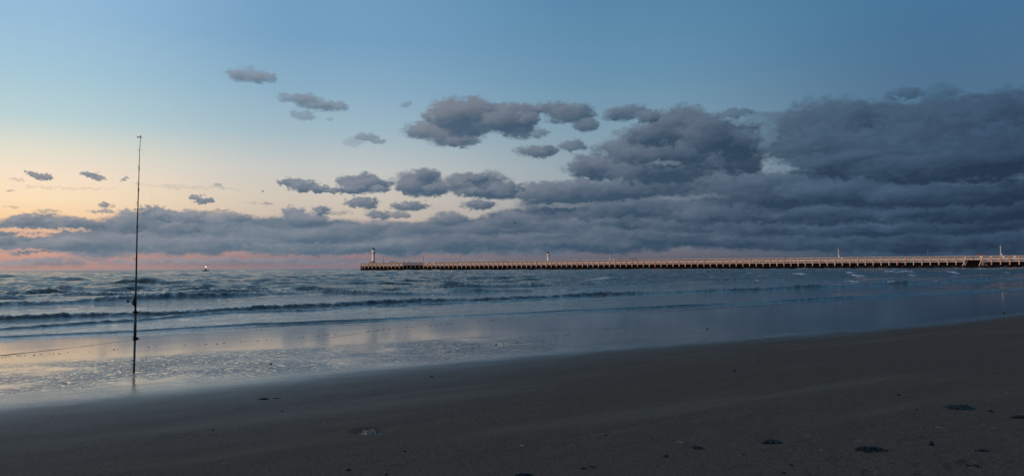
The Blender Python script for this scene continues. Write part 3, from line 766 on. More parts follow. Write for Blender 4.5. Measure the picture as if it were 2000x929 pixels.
b0 = len(pm.v) - 6
pm.f += [(b0, b0 + 1, b0 + 3, b0 + 2), (b0 + 2, b0 + 3, b0 + 5, b0 + 4), (b0, b0 + 2, b0 + 4), (b0 + 1, b0 + 5, b0 + 3)]
post_me = pm.mesh("post", M['post'])
pile = BM().tube([(0, 0, -3), (0, 0, 2.9)], [0.30, 0.26], 8)
pile_me = pile.mesh("pile", M['tar'], True)
brace = BM().tube([(0.2, 0.3, 0.5), (SP - .2, 0.3, 2.6)], 0.13, 4).tube([(0.2, 0.5, 2.6), (SP - .2, 0.5, 0.5)], 0.13, 4).box(0, SP, 0.1, 0.35, 1.5, 1.8)
brace_me = brace.mesh("brace", M['tar'])
wale = BM().box(0, SP, 0.8, 1.0, -0.4, 0.7).box(0, SP, 3.0, 3.2, 0.9, 2.6)
wale_me = wale.mesh("waling", M['tar'])
fend = BM()
for k in range(4): fend.box(0.35 + k * 0.8, 0.75 + k * 0.8, 0.55, 0.78, -1.0, 2.7)
fend_me = fend.mesh("fender_boards", M['tar'])
grail = BM().box(0, SP, -0.05, 0.05, 5.1, 5.2).box(0, SP, -0.04, 0.04, 4.6, 4.68).box(0, SP, -0.04, 0.04, 4.15, 4.22)
for k in range(5): grail.box(0.1 + k * .8, 0.18 + k * .8, -.05, .05, 3.7, 5.1)
grail.tube([(0.1, 0, 3.7), (1.7, 0, 5.1)], 0.06, 4)
grail_me = grail.mesh("grey_railing", M['grey'])
gbeam_me = BM().box(0, SP, -0.2, 0.2, 3.35, 3.7).mesh("landing_edge", M['grey'])
wall_me = BM().box(0, SP, 0.3, 0.6, -0.8, 3.35).mesh("landing_wall", M['tar'])
gpost_me = BM().box(-0.14, 0.14, -0.4, -0.1, 1.4, 4.0).mesh("grey_post", M['grey'])
GAP0 = int((A0 - A0).length)  # stair bay index found below
def along(px, back=0.0):
    """distance along the pier at a photograph column"""
    d = ray(px, 515); a = math.atan2(d.x, d.y); A0 = Vector((-108.0 - U.y * back, 543.0 + U.x * back, 0))
    # A0 + U t on the vertical plane through azimuth a
    cx_, cy_ = math.sin(a), math.cos(a)
    return (A0.y * cx_ - A0.x * cy_) / (U.x * cy_ - U.y * cx_)
STAIR = int(along(1893) / SP)
deck_w = 8.0
LA, LB = int(along(789) / SP), int(along(829) / SP)
for k in range(NB):
    x = k * SP
    low = LA <= k < LB
    stair = k in (STAIR, STAIR + 1)
    if not low:
        obj("rail", rail_me, pier, (x + 0.0, 0, 0)); obj("balustrade", bal_me, pier, (x, 0, 0))
        if not stair:
            obj("lower_beam", low_me, pier, (x, 0, 0))
        obj("deck_beam", beam_me, pier, (x, 0, 0))
        if k != STAIR + 1: obj("post", post_me, pier, (x, 0, 0))
    else:
        obj("grey_railing", grail_me, pier, (x, 0, 0)); obj("landing_edge", gbeam_me, pier, (x, 0, 0)); obj("landing_wall", wall_me, pier, (x, 0, 0))
        obj("grey_post", gpost_me, pier, (x, 0, 0))
    obj("pile", pile_me, pier, (x, 0.25, 0))
    obj("pile", pile_me, pier, (x + 0.9 * ((k % 3) - 1) * 0.3, deck_w - 0.3, 0))
    obj("brace", brace_me, pier, (x, 0, 0)); obj("waling", wale_me, pier, (x, 0, 0))
    if k < 92 or k % 2: obj("fender_boards", fend_me, pier, (x, 0, 0))
# rear bank of mid piles as one part and the deck
mp = BM()
for k in range(NB):
    for yy in (2.4, 4.4, 6.2):
        mp.tube([(k * SP + (1.2 if yy > 3 else 0.4), yy, -3), (k * SP + (1.2 if yy > 3 else 0.4), yy, 4.0)], 0.24, 6)
tag(obj("inner_piles", mp.mesh("inner_piles", M['tar'], True), pier), kind='stuff')
obj("deck", BM().box(0.02, NB * SP, 0.19, deck_w, 4.44, 4.70).mesh("deck", M['grey']), pier)
obj("rear_rail", BM().box(0, NB * SP, deck_w - .1, deck_w + .1, 4.3, 5.3).mesh("rear_rail", M['grey']), pier)
# pier head, wider than the walkway
hd = BM()
for i in range(5):
    for j in range(5):
        hd.tube([(-0.8 + i * 3.2, 0.4 + j * 3.0, -3), (-0.8 + i * 3.2, 0.4 + j * 3.0, 3.6)], 0.28, 6)
for j in range(8): hd.box(-1.0, -0.8, 0.3 + j * 1.6, 0.9 + j * 1.6, -1, 3.0)
tag(obj("head_piles", hd.mesh("head_piles", M['tar'], True), pier), kind='stuff')
obj("head_deck", BM().box(-1.2, 16, 8.01, 14.0, 4.42, 4.72).mesh("head_deck", M['grey']), pier)
obj("head_beam", BM().box(-1.45, -1.2, 0.1, 14.0, 3.6, 4.42).box(-1.4, -1.2, 0.1, 14.0, 5.18, 5.45).box(-1.45, -1.15, -0.3, 0.1, 1.4, 5.45).mesh("head_beam", M['concrete']), pier)
obj("head_rail", BM().box(-1.4, 0.0, -0.14, 0.14, 5.18, 5.45).box(-1.15, 0.0, -0.16, 0.16, 3.62, 4.42).mesh("head_rail", M['concrete']), pier)
# stair down the side with its two sloping grey beams
sx = STAIR * SP
st = obj("stair", None, pier, (sx, -0.6, 0))
for dx0 in (-0.9, 5.6):
    obj("sloping_beam", BM().tube([(0, 0, 0.9), (1.55, 0, 5.3)], 0.19, 4).mesh("sloping_beam", M['offwhite']), st, (dx0, -0.3, 0))
obj("sloping_beam", BM().tube([(0, 0, 1.0), (1.5, 0, 4.4)], 0.13, 4).mesh("sloping_beam", M['grey']), st, (0.1, -0.1, 0))
sf = BM()
for k in range(9): sf.box(0.8 + k * 0.5, 1.6 + k * 0.5, 0.0, 0.5, 3.4 - k * 0.33, 3.55 - k * 0.33)
sf.box(0.6, 7.6, 0.55, 0.65, -0.5, 3.6)
obj("tread_frame", sf.mesh("tread_frame", M['tar']), st)
ru = BM()
for k in range(14):
    ru.tube([(6.4 + rnd.uniform(-.3, 2.0), 0.0, rnd.uniform(.6, 3.5)), (6.8 + rnd.uniform(-.3, 2.2), 0.05, rnd.uniform(1.2, 4.3))], 0.07, 4)
obj("handrail_frame", ru.mesh("handrail_frame", M['grey']), st)

def pier_pt(px, back=1.2, z=4.70):
    t = along(px, back)
    return A0 + U * t + Vector((-U.y, U.x, 0)) * back + Vector((0, 0, z))

# white navigation boxes/lights on the rail
def lifebuoy_board(px, label):
    o = obj("notice_box", BM().box(-0.35, 0.35, -0.10, 0.10, 0.0, 0.55).box(-0.40, 0.40, -0.13, 0.13, 0.55, 0.62).mesh("notice_box", M['white']), None, pier_pt(px, -0.02 - 0.26, 4.62), (0, 0, PANG))
    tag(o, label, 'box', 'pale boxes fixed along the pier railing')
for px, lb in ((833, 'pale box on the railing just right of the lowered grey landing'), (847, 'pale box on the railing, second right of the lowered landing'),
               (1645, 'pale box on the railing beside the middle tall mast'), (1916, 'pale box just right of the pier stair'), (1936, 'pale box between the pier stair and rightmost mast'),
               (1960, 'pale box right beside the rightmost tall mast'), (1982, 'pale box nearest the right edge of the photo')):
    lifebuoy_board(px, lb)

# ------------------------------------------------------------------ second pier, far side of the channel
B0 = on_plane(1071, 523, SEA_Z); B0 = Vector((B0.x, B0.y, 0)).normalized() * 760; B0.z = SEA_Z
far = obj("far_pier", None, loc=B0 - Vector((4, 0, 0)), rot=(0, 0, PANG + 0.05))
tag(far, "further pier mostly hidden behind the long one, carrying the smaller lighthouse", 'pier')
fp = BM()
for k in range(50):
    for yy in (0.2, 4, 7.6): fp.tube([(k * 4.0, yy, -3), (k * 4.0, yy, 4.6)], 0.25, 6)
tag(obj("pile", fp.mesh("pile", M['tar']), far), kind='stuff')
obj("deck", BM().box(-1, 200, 0, 8, 4.6, 5.0).mesh("deck", M['concrete']), far)
obj("rail", BM().box(-1, 200, 0, 0.2, 6.0, 6.2).mesh("rail", M['concrete']), far)
obj("parapet", BM().box(1.0, 9.2, -0.1, 0.0 - 0.02, 5.0, 7.1).box(3.0, 8.2, -0.1, -0.02, 7.1, 7.5).mesh("parapet", M['redband']), far)

# ------------------------------------------------------------------ lighthouses
def lighthouse(loc, s, label, red):
    o = obj("lighthouse", None, loc=loc, rot=(0, 0, 0.3)); o.scale = (s, s, s)
    tag(o, label, 'lighthouse', None)
    obj("base", BM().lathe([(1.62, 0), (1.62, 0.35), (1.45, 0.4), (1.42, 1.75), (1.55, 1.85), (1.55, 1.95)], 20).mesh("base", M['redband']), o)
    obj("tower", BM().lathe([(1.38, 1.95), (1.30, 3), (1.20, 8.2), (1.24, 8.3)], 24).mesh("tower", M['white'], True), o)
    obj("gallery", BM().lathe([(1.25, 8.3), (1.72, 8.5), (1.75, 8.7), (1.5, 8.75)], 24).mesh("gallery", M['redband'] if red else M['grey']), o)
    gr = BM()
    for k in range(16):
        a = k * math.pi / 8; gr.tube([(1.66 * math.cos(a), 1.66 * math.sin(a), 8.7), (1.66 * math.cos(a), 1.66 * math.sin(a), 9.5)], 0.03, 4)
    for h in (9.1, 9.5):
        gr.tube([(1.66 * math.cos(k * math.pi / 8), 1.66 * math.sin(k * math.pi / 8), h) for k in range(17)], 0.03, 4)
    obj("gallery_rail", gr.mesh("gallery_rail", M['offwhite']), o)
    obj("lantern_room", BM().lathe([(1.42, 8.75), (1.45, 10.6), (1.40, 10.7)], 24).mesh("lantern_room", M['white'], True), o)
    obj("lantern_glass", BM().lathe([(1.34, 10.7), (1.34, 11.7)], 12).mesh("lantern_glass", M['glass'] if red else M['white']), o)
    mu = BM()
    for k in range(12):
        a = k * math.pi / 6; mu.tube([(1.38 * math.cos(a), 1.38 * math.sin(a), 10.7), (1.38 * math.cos(a), 1.38 * math.sin(a), 11.7)], 0.05, 4)
    obj("glazing_bars", mu.mesh("glazing_bars", M['white']), o)
    rf = obj("roof", BM().lathe([(1.66, 11.7), (1.62, 11.85), (0.9, 12.4), (0.35, 12.9), (0.22, 13.1)], 20).mesh("roof", M['green']), o)
    obj("finial", BM().lathe([(0.22, 13.1), (0.30, 13.3), (0.22, 13.5), (0.05, 13.6), (0.04, 14.1)], 10).mesh("finial", M['green'], True), rf)
    d = obj("door", BM().box(-0.42, 0.42, -1.50, -1.40, 0.4, 1.75).mesh("door", M['green']), o)
    for k, zz in enumerate((4.0, 6.4)):
        obj("window", BM().box(-0.22, 0.22, -1.36, -1.10, zz, zz + 0.6).mesh("window", M['glass']), o)
    return o
lighthouse(pier_pt(729, 6.0, 4.70), 0.86, "white lighthouse with dark green cone roof at the seaward end of the long pier", False)
lighthouse(Vector((B0.x, B0.y + 4, SEA_Z + 5.0)), 0.90, "smaller pinkish white lighthouse showing above the middle of the long pier", True)

# ------------------------------------------------------------------ lamp posts and masts on the pier
def lamp_post(h, w=0.10):
    o = obj("lamp_post", None)
    obj("pole", BM().tube([(0, 0, 0), (0, 0, h * .95), (0.12, 0, h), (0.7, 0, h + .12)], [w * 1.2, w, w * .8, w * .6], 6).mesh("pole", M['steel']), o)
    obj("lamp_head", BM().tube([(0.6, 0, h + .06), (0.8, 0, h + .09), (1.35, 0, h + .12)], [0.05, .14, .06], 8).mesh("lamp_head", M['steel']), o)
    obj("base", BM().lathe([(0.22, 0), (0.2, .3), (0.1, .4)], 10).mesh("base", M['steel']), o)
    return o
lp = lamp_post(4.6)
lamps = [(748, 'thin grey lamp post beside the pier head lighthouse', 4.8), (827, 'thin lamp post at the right end of the lowered grey landing', 5.2), (899, 'thin lamp post, next one right of the lowered landing', 4.6),
         (1028, 'thin lamp post a little left of the smaller lighthouse', 4.4), (1106, 'left one of two close lamp posts right of the smaller lighthouse', 2.6), (1115, 'right one of two close lamp posts right of the smaller lighthouse', 2.4),
         (1214, 'short lamp post just right of the leftmost tall mast', 2.9), (1328, 'lamp post about midway between the leftmost mast and the middle mast', 3.4), (1390, 'taller dark lamp post right of the midway one', 4.6),
         (1461, 'lamp post left of the middle tall mast', 3.2), (1625, 'lamp post just left of the middle tall mast', 3.6), (1813, 'faint lamp post left of the pier stair', 4.0)]
for i, (px, lb, h) in enumerate(lamps):
    o = lp if i == 0 else copy_tree(lp)
    o.location = pier_pt(px, 4.0); o.rotation_euler = (0, 0, PANG); o.scale = (h / 4.6 * 1.0, h / 4.6, h / 4.6 * 1.0)
    tag(o, lb, 'lamp post', 'lamp posts along the pier')
def mast(h):
    o = obj("signal_mast", None)
    obj("pole", BM().tube([(0, 0, 0), (0, 0, h)], [0.22, 0.15], 8).mesh("pole", M['offwhite'], True), o)
    obj("cap", BM().lathe([(0.26, h), (0.26, h + .2), (0.06, h + .3), (0.05, h + .7)], 8).mesh("cap", M['steel']), o)
    obj("control_box", BM().box(0.12, 0.52, -.2, .2, 1.0, 1.7).mesh("control_box", M['offwhite']), o)
    return o
ms = mast(5.2)
for i, (px, lb, h) in enumerate([(1191, 'pale mast on the pier, leftmost and thinnest of three', 4.7), (1638, 'pale mast on the pier, middle one of three', 5.2), (1955, 'tall pale mast on the pier, rightmost of three', 5.4)]):
    o = ms if i == 0 else copy_tree(ms)
    o.location = pier_pt(px, 0.6, 4.70); o.rotation_euler = (0, 0, PANG); o.scale = (h / 5.2,) * 3
    tag(o, lb, 'mast', 'tall masts along the pier')
wb = obj("storage_bin", BM().lathe([(0.35, 0), (0.38, 0.8), (0.3, 1.1), (0.1, 1.25)], 12).mesh("storage_bin", M['offwhite'], True), None, pier_pt(1199, 0.8, 4.9))
tag(wb, "small pale rounded bin beside the leftmost tall mast", 'bin')

# ------------------------------------------------------------------ people on the pier
def skin_body(name, joints, edges, rad, mat):
    me = bpy.data.meshes.new(name); me.from_pydata(joints, edges, []); me.update()
    o = bpy.data.objects.new(name, me); col.objects.link(o)
    sk = o.modifiers.new("skin", 'SKIN')
    for i, r_ in enumerate(rad): me.skin_vertices[0].data[i].radius = (r_, r_)
    me.skin_vertices[0].data[0].use_root = True
    su = o.modifiers.new("sub", 'SUBSURF'); su.levels = 1; su.render_levels = 1
    dg = bpy.context.evaluated_depsgraph_get()
    ev = bpy.data.meshes.new_from_object(o.evaluated_get(dg))
    bpy.data.objects.remove(o)
    ev.materials.clear(); ev.materials.append(mat)
    ev.name = name
    ev.polygons.foreach_set('use_smooth', [True] * len(ev.polygons))
    return ev
def body_joints(lean):
    f = 0.05 * lean
    J = [(0, 0, .95), (0, -f, 1.18), (0, -1.6 * f, 1.40), (0, -2.2 * f, 1.50), (0, -2.6 * f, 1.58), (0, -2.8 * f, 1.70),
         (.10, 0, .90), (.12, -.04, .50), (.12, .02, .09), (.12, -.15, .04), (-.10, 0, .90), (-.13, .05, .50), (-.14, .10, .09), (-.14, -.06, .04),
         (.19, -1.6 * f, 1.40), (.25, -2 * f - .03, 1.13), (.22, -2.6 * f - .16, .95 + .08 * lean), (.21, -2.6 * f - .22, .90 + .10 * lean),
         (-.19, -1.6 * f, 1.40), (-.25, -2 * f - .03, 1.13), (-.22, -2.6 * f - .16, .95 + .08 * lean), (-.21, -2.6 * f - .22, .90 + .10 * lean)]
    E = [(0, 1), (1, 2), (2, 3), (3, 4), (4, 5), (0, 6), (6, 7), (7, 8), (8, 9), (0, 10), (10, 11), (11, 12), (12, 13), (2, 14), (14, 15), (15, 16), (16, 17), (2, 18), (18, 19), (19, 20), (20, 21)]
    rd = [.13, .12, .13, .055, .09, .085, .09, .06, .045, .035, .09, .06, .045, .035, .06, .045, .032, .03, .06, .045, .032, .03]
    return J, E, rd
def person(lean):
    J, E, rd = body_joints(lean)
    o = obj("person", None)
    obj("body", skin_body("body", J, E, rd, M['skin']), o)
    up = [0, 1, 2, 14, 15, 16, 18, 19, 20]
    mp_ = {v: i for i, v in enumerate(up)}
    Ej = [(mp_[a], mp_[b]) for a, b in E if a in mp_ and b in mp_]
    obj("jacket", skin_body("jacket", [J[i] for i in up], Ej, [rd[i] + .035 for i in up], M['darkcloth']), o)
    dn = [0, 6, 7, 8, 10, 11, 12]
    mp_ = {v: i for i, v in enumerate(dn)}
    Ej = [(mp_[a], mp_[b]) for a, b in E if a in mp_ and b in mp_]
    obj("trousers", skin_body("trousers", [J[i] for i in dn], Ej, [rd[i] + .02 for i in dn], M['trouser']), o)
    h = J[5]
    obj("hair", BM().lathe([(.02, .13), (.09, .11), (.118, .05), (.115, -.01), (.09, -.05)][::-1], 12, (h[0], h[1] + .015, h[2] + .02)).mesh("hair", M['hair'], True), o)
    return o
p_a, p_b = person(0.2), person(1.6)
folk = [(709.5, 'person at the far left corner of the pier head in dark clothes', 'a', 'darkcloth'), (722, 'left one of two people standing left of the pier head lighthouse', 'b', 'darkcloth'), (725.5, 'dark clothed person just left of the pier head lighthouse, right one of a pair', 'a', 'darkcloth'),
        (750, 'dark clothed person below the lamp post near the pier head lighthouse', 'b', 'darkcloth'), (762, 'leftmost person of the dark cluster on the pier head', 'a', 'darkcloth'), (765.5, 'stooping person in the middle of the pier head cluster', 'b', 'darkcloth'), (768, 'person right of the stooping figure in the pier head cluster', 'a', 'darkcloth'),
        (771, 'person in blue grey at the right of the pier head cluster', 'a', 'bluecloth'), (776, 'lone person in blue grey between the cluster and the red jacket', 'b', 'bluecloth'), (788.5, 'person in a bright red jacket at the edge of the grey landing', 'a', 'redcloth'), (799, 'dark person leaning on the lowered grey landing', 'b', 'darkcloth'),
        (972, 'single dark person left of a pair at mid pier', 'a', 'darkcloth'), (982, 'left person of a pair standing left of the smaller lighthouse', 'b', 'darkcloth'), (988, 'right person of a pair standing left of the smaller lighthouse', 'b', 'bluecloth'),
        (1133, 'lone dark person between the smaller lighthouse and leftmost mast', 'a', 'darkcloth'), (1210, 'dark person near the pale bin and short lamp post', 'b', 'darkcloth'), (1232.5, 'leftmost of three people in a row at mid pier', 'a', 'darkcloth'),
        (1236.5, 'middle one of three people in a row at mid pier', 'a', 'bluecloth'), (1242.5, 'rightmost of three people in a row at mid pier', 'b', 'darkcloth'), (1535, 'dark person just showing over the railing left of the middle mast', 'b', 'darkcloth'), (1913, 'person holding the red umbrella above the pier stair', 'a', 'redcloth')]
usedp = set()
for i, (px, lb, k, mt) in enumerate(folk):
    base = p_a if k == 'a' else p_b
    o = base if k not in usedp else copy_tree(base)
    usedp.add(k)
    z = 4.70
    o.location = pier_pt(px, 0.9 + (i % 3) * 0.3, z); o.rotation_euler = (0, 0, PANG + rnd.uniform(-.8, .8))
    s = rnd.uniform(0.96, 1.06); o.scale = (s, s, s)
    for ch in o.children:
        if ch.name.startswith('jacket'):
            ch.material_slots[0].link = 'OBJECT'; ch.material_slots[0].material = M[mt]
    tag(o, lb, 'person', 'people out on the pier')
um = obj("umbrella", None, loc=pier_pt(1913.5, 0.9, 5.05), rot=(0, 0, PANG))
tag(um, "open red umbrella above the railing right of the pier stair", 'umbrella')
cv = []; cf = []
for i, (r_, z) in enumerate([(0.03, 1.32), (.35, 1.25), (.65, 1.05), (.82, .82)]):
    for k in range(16): cv.append((r_ * (1 - .05 * (k % 2)) * math.cos(k * math.pi / 8), r_ * (1 - .05 * (k % 2)) * math.sin(k * math.pi / 8), z))
for i in range(3):
    for k in range(16): cf.append((i * 16 + k, i * 16 + (k + 1) % 16, (i + 1) * 16 + (k + 1) % 16, (i + 1) * 16 + k))
obj("canopy", mesh("canopy", cv, cf, M['redcloth']), um)
obj("shaft", BM().tube([(0, 0, 0.0), (0, 0, 1.40)], 0.015, 6).mesh("shaft", M['steel']), um)

# ------------------------------------------------------------------ boat near the horizon
bd = ray(402, 523); bp_ = Vector((bd.x, bd.y, 0)).normalized() * 620
boat = obj("boat", None, loc=(bp_.x, bp_.y, SEA_Z + 0.05), rot=(0, 0, 0.35))
boat.scale = (0.85, 0.85, 0.85)
tag(boat, "small dark fishing boat with a bright white masthead light near the horizon", 'boat')
hv = []; sec = [(-2.3, .75, .7), (-1.2, .85, .6), (0.6, .85, .65), (1.8, .5, .85), (2.6, .05, 1.1)]
for x, w, t in sec: hv += [(x, -w, t), (x, -w * .7, -.2), (x, 0, -.35), (x, w * .7, -.2), (x, w, t)]
hf = []
for i in range(4):
    for k in range(4): hf.append((i * 5 + k, i * 5 + k + 1, (i + 1) * 5 + k + 1, (i + 1) * 5 + k))
    hf.append((i * 5 + 4, i * 5, (i + 1) * 5, (i + 1) * 5 + 4))
hf.append((0, 1, 2, 3, 4))
obj("hull", mesh("hull", hv, hf, M['hull']), boat)
cb = obj("cabin", BM().box(-0.9, 0.7, -.55, .55, .62, 1.75, 0.86).box(-1.0, 0.8, -.6, .6, 1.75, 1.85).mesh("cabin", M['hull']), boat)
obj("window", BM().box(-0.5, 0.4, -.555, -.50, 1.15, 1.5).mesh("window", M['glass']), cb)
mb = obj("mast", BM().tube([(0, 0, 1.8), (0, 0, 3.5)], .06, 6).tube([(-.6, 0, 2.4), (.6, 0, 2.4)], .04, 4).mesh("mast", M['hull']), boat)
obj("masthead_light", BM().lathe([(.05, 3.4), (.28, 3.5), (.34, 3.75), (.26, 3.98), (.05, 4.05)], 12).mesh("masthead_light", ml, True), boat)
obj("outboard", BM().box(-2.75, -2.3, -.2, .2, -.1, 1.2, .8).mesh("outboard", M['hull']), boat)

# ------------------------------------------------------------------ birds
def bird():
    o = obj("bird", None)
    obj("body", BM().tube([(-.28, 0, 0), (-.15, 0, .01), (0, 0, .015), (.14, 0, .02), (.22, 0, .04), (.29, 0, .03)], [.01, .05, .075, .06, .045, .012], 8).mesh("body", M['feather'], True), o)
    for s in (1, -1):
        v = [(.10, s * .05, .03), (-.08, s * .05, .02), (.14, s * .32, .16), (-.04, s * .32, .15), (.02, s * .62, .10), (-.06, s * .58, .09), (.10, s * .05, .01), (.14, s * .32, .145), (.02, s * .62, .092)]
        obj("wing", mesh("wing", v, [(0, 2, 3, 1), (2, 4, 5, 3), (6, 1, 3, 7), (7, 3, 5, 8), (0, 6, 7, 2), (2, 7, 8, 4)], M['feather']), o)
    obj("tail", mesh("tail", [(-.25, -.03, 0), (-.25, .03, 0), (-.42, .07, .0), (-.42, -.07, .0), (-.25, 0, .015), (-.42, 0, .01)], [(0, 1, 2, 3), (0, 4, 5, 3), (4, 1, 2, 5)], M['feather']), o)
    return o
bi = bird()
for i, (px, py, d, rz, lb) in enumerate([(513, 374, 170, 0.2, 'dark bird in the cream sky above the left cloud bank'), (1005, 436, 150, 0.9, 'dark bird against the grey clouds at the centre')]):
    o = bi if i == 0 else copy_tree(bi)
    o.location = Vector((0, 0, EYE)) + ray(px, py) * d; o.rotation_euler = (0.25, 0.1, rz)
    tag(o, lb, 'bird', 'birds over the sea')

# ------------------------------------------------------------------ fishing rod in its sand spike
foot = spot(261.5, 724)
D0 = math.hypot(foot.x, foot.y)
def at_depth(px, py, y=foot.y):
    d = ray(px, py); t = y / d.y
    return Vector((d.x * t, y, EYE + d.z * t))
K = foot.y / FPX
holder = obj("rod_holder", None, loc=foot)
tag(holder, "grey telescopic sand spike standing in the wet sand, holding the rod", 'rod holder')
pj = at_depth(263.5, 661) - foot; pt = at_depth(264.3, 609) - foot
obj("lower_tube", BM().tube([Vector((0, 0, -.3)), Vector((0, 0, 0)), pj], [0.017, 0.019, 0.019], 12).mesh("lower_tube", M['alu'], True), holder)
obj("upper_tube", BM().tube([pj, pt], [0.024, 0.024], 12).mesh("upper_tube", M['alu'], True), holder)
cr = obj("clamp_collar", BM().tube([pj - Vector((0, 0, .03)), pj + Vector((0, 0, .035))], 0.033, 12).box(pj.x + .02, pj.x + .06, -.015 + pj.y, .015 + pj.y, pj.z - .02, pj.z + .02).mesh("clamp_collar", M['black']), holder)
obj("cup_rim", BM().tube([pt - Vector((0, 0, .02)), pt + Vector((0, 0, .02))], 0.034, 12).box(pt.x - .05, pt.x + .05, pt.y - .012, pt.y + .012, pt.z - .012, pt.z + .012).mesh("cup_rim", M['black']), holder)
for i, yy in enumerate((703, 711)):
    q_ = at_depth(262.2, yy) - foot
    obj("peg", BM().tube([q_, q_ + Vector((-.055, 0, 0))], 0.006, 6).mesh("peg", M['redpl']), holder)
rod = obj("fishing_rod", None, loc=foot + pt)
tag(rod, "tall surf fishing rod pointing straight up from the sand spike", 'fishing rod')
def rp(px, py): return at_depth(px, py) - foot - pt
b0_ = rp(264.3, 612); b1_ = rp(266.0, 540); b2_ = rp(268.0, 441); b3_ = rp(270.5, 370); b4_ = rp(272.6, 300); b5_ = rp(274.3, 268)
obj("butt_section", BM().tube([b0_, rp(265, 575), b1_], [.0165, .0165, .0145], 10).mesh("butt_section", M['blank'], True), rod)
obj("middle_section", BM().tube([b1_, b2_], [.0135, .0115], 10).mesh("middle_section", M['blank'], True), rod)
obj("upper_section", BM().tube([b2_, b3_], [.0105, .0085], 10).mesh("upper_section", M['blankred'], True), rod)
obj("tip_section", BM().tube([b3_, b4_, b5_], [.0075, .0050, .0035], 8).mesh("tip_section", M['blank'], True), rod)
for (p_, r_) in ((b1_, .019), (b2_, .016), (b3_, .013), (rp(271.6, 330), .010)):
    obj("ferrule", BM().tube([p_ - Vector((0, 0, .03)), p_ + Vector((0, 0, .03))], r_, 10).mesh("ferrule", M['brass'], True), rod)
for (px, py, r_) in ((266.6, 505, .022), (268.0, 441, .018), (269.6, 395, .014), (270.8, 358, .012), (271.8, 325, .010), (273.0, 292, .008)):
    p_ = rp(px, py); ring = [(p_.x - r_ * 1.1 + r_ * math.cos(a * math.pi / 6), p_.y - .02, p_.z + r_ * math.sin(a * math.pi / 6)) for a in range(13)]
    obj("guide_ring", BM().tube(ring, .0028, 4).tube([(p_.x, p_.y, p_.z - .04), ring[9]], .0025, 4).mesh("guide_ring", M['brass']), rod)
tp = b5_
obj("tip_ring", BM().tube([tp + Vector((-.055, 0, .006)), tp + Vector((.028, 0, -.006))], .0075, 6).tube([tp, tp + Vector((.002, 0, .035))], .008, 6).tube([tp + Vector((-.05, 0, -.008)), tp + Vector((-.05, 0, .014))], .010, 6).mesh("tip_ring", M['steel']), rod)
rl = obj("reel", BM().tube([rp(264.6, 592), rp(262.5, 590), rp(261.3, 584), rp(264.2, 582)], [.008, .012, .012, .008], 6).tube([rp(264, 597), rp(262.5, 592), rp(262, 587)], [.020, .042, .030], 12).mesh("reel", M['black'], True), rod)
sp_c = rp(261.5, 584)
obj("spool", BM().tube([sp_c + Vector((-.012, 0, -.022)), sp_c + Vector((-.008, 0, -.012)), sp_c + Vector((-.004, 0, .022)), sp_c + Vector((0, 0, .032))], [.030, .022, .022, .030], 12).mesh("spool", M['brass'], True), rl)
hb = rp(258, 590); hk = rp(250.5, 588)
obj("handle_arm", BM().tube([rp(262, 590), rp(257, 593), hb, hk], [.006, .006, .006, .006], 6).mesh("handle_arm", M['brass']), rl)
obj("handle_knob", BM().tube([hk + Vector((.012, 0, .004)), hk, hk + Vector((-.022, 0, -.002))], [.012, .026, .016], 10).mesh("handle_knob", M['black'], True), rl)
obj("bail_wire", BM().tube([sp_c + Vector((-.02, -.03, -.03)), sp_c + Vector((-.03, -.05, .01)), sp_c + Vector((0, -.03, .045))], .003, 4).mesh("bail_wire", M['brass']), rl)
# line running from reel to tip and out to sea
tipw = foot + pt + b5_
out_p = ray(338, 523) * 90 + Vector((0, 0, EYE)); out_p.z = SEA_Z
pts = []
for i in range(25):
    t = i / 24; p_ = tipw.lerp(out_p, t); p_.z -= 1.9 * (t * (1 - t)) ** 0.8
    pts.append(p_ - foot - pt)
obj("fishing_line", BM().tube([rp(262, 581), rp(266, 505), rp(269, 395), b5_], .0006, 3).tube(pts, .0006, 3).mesh("fishing_line", M['line']), rod)

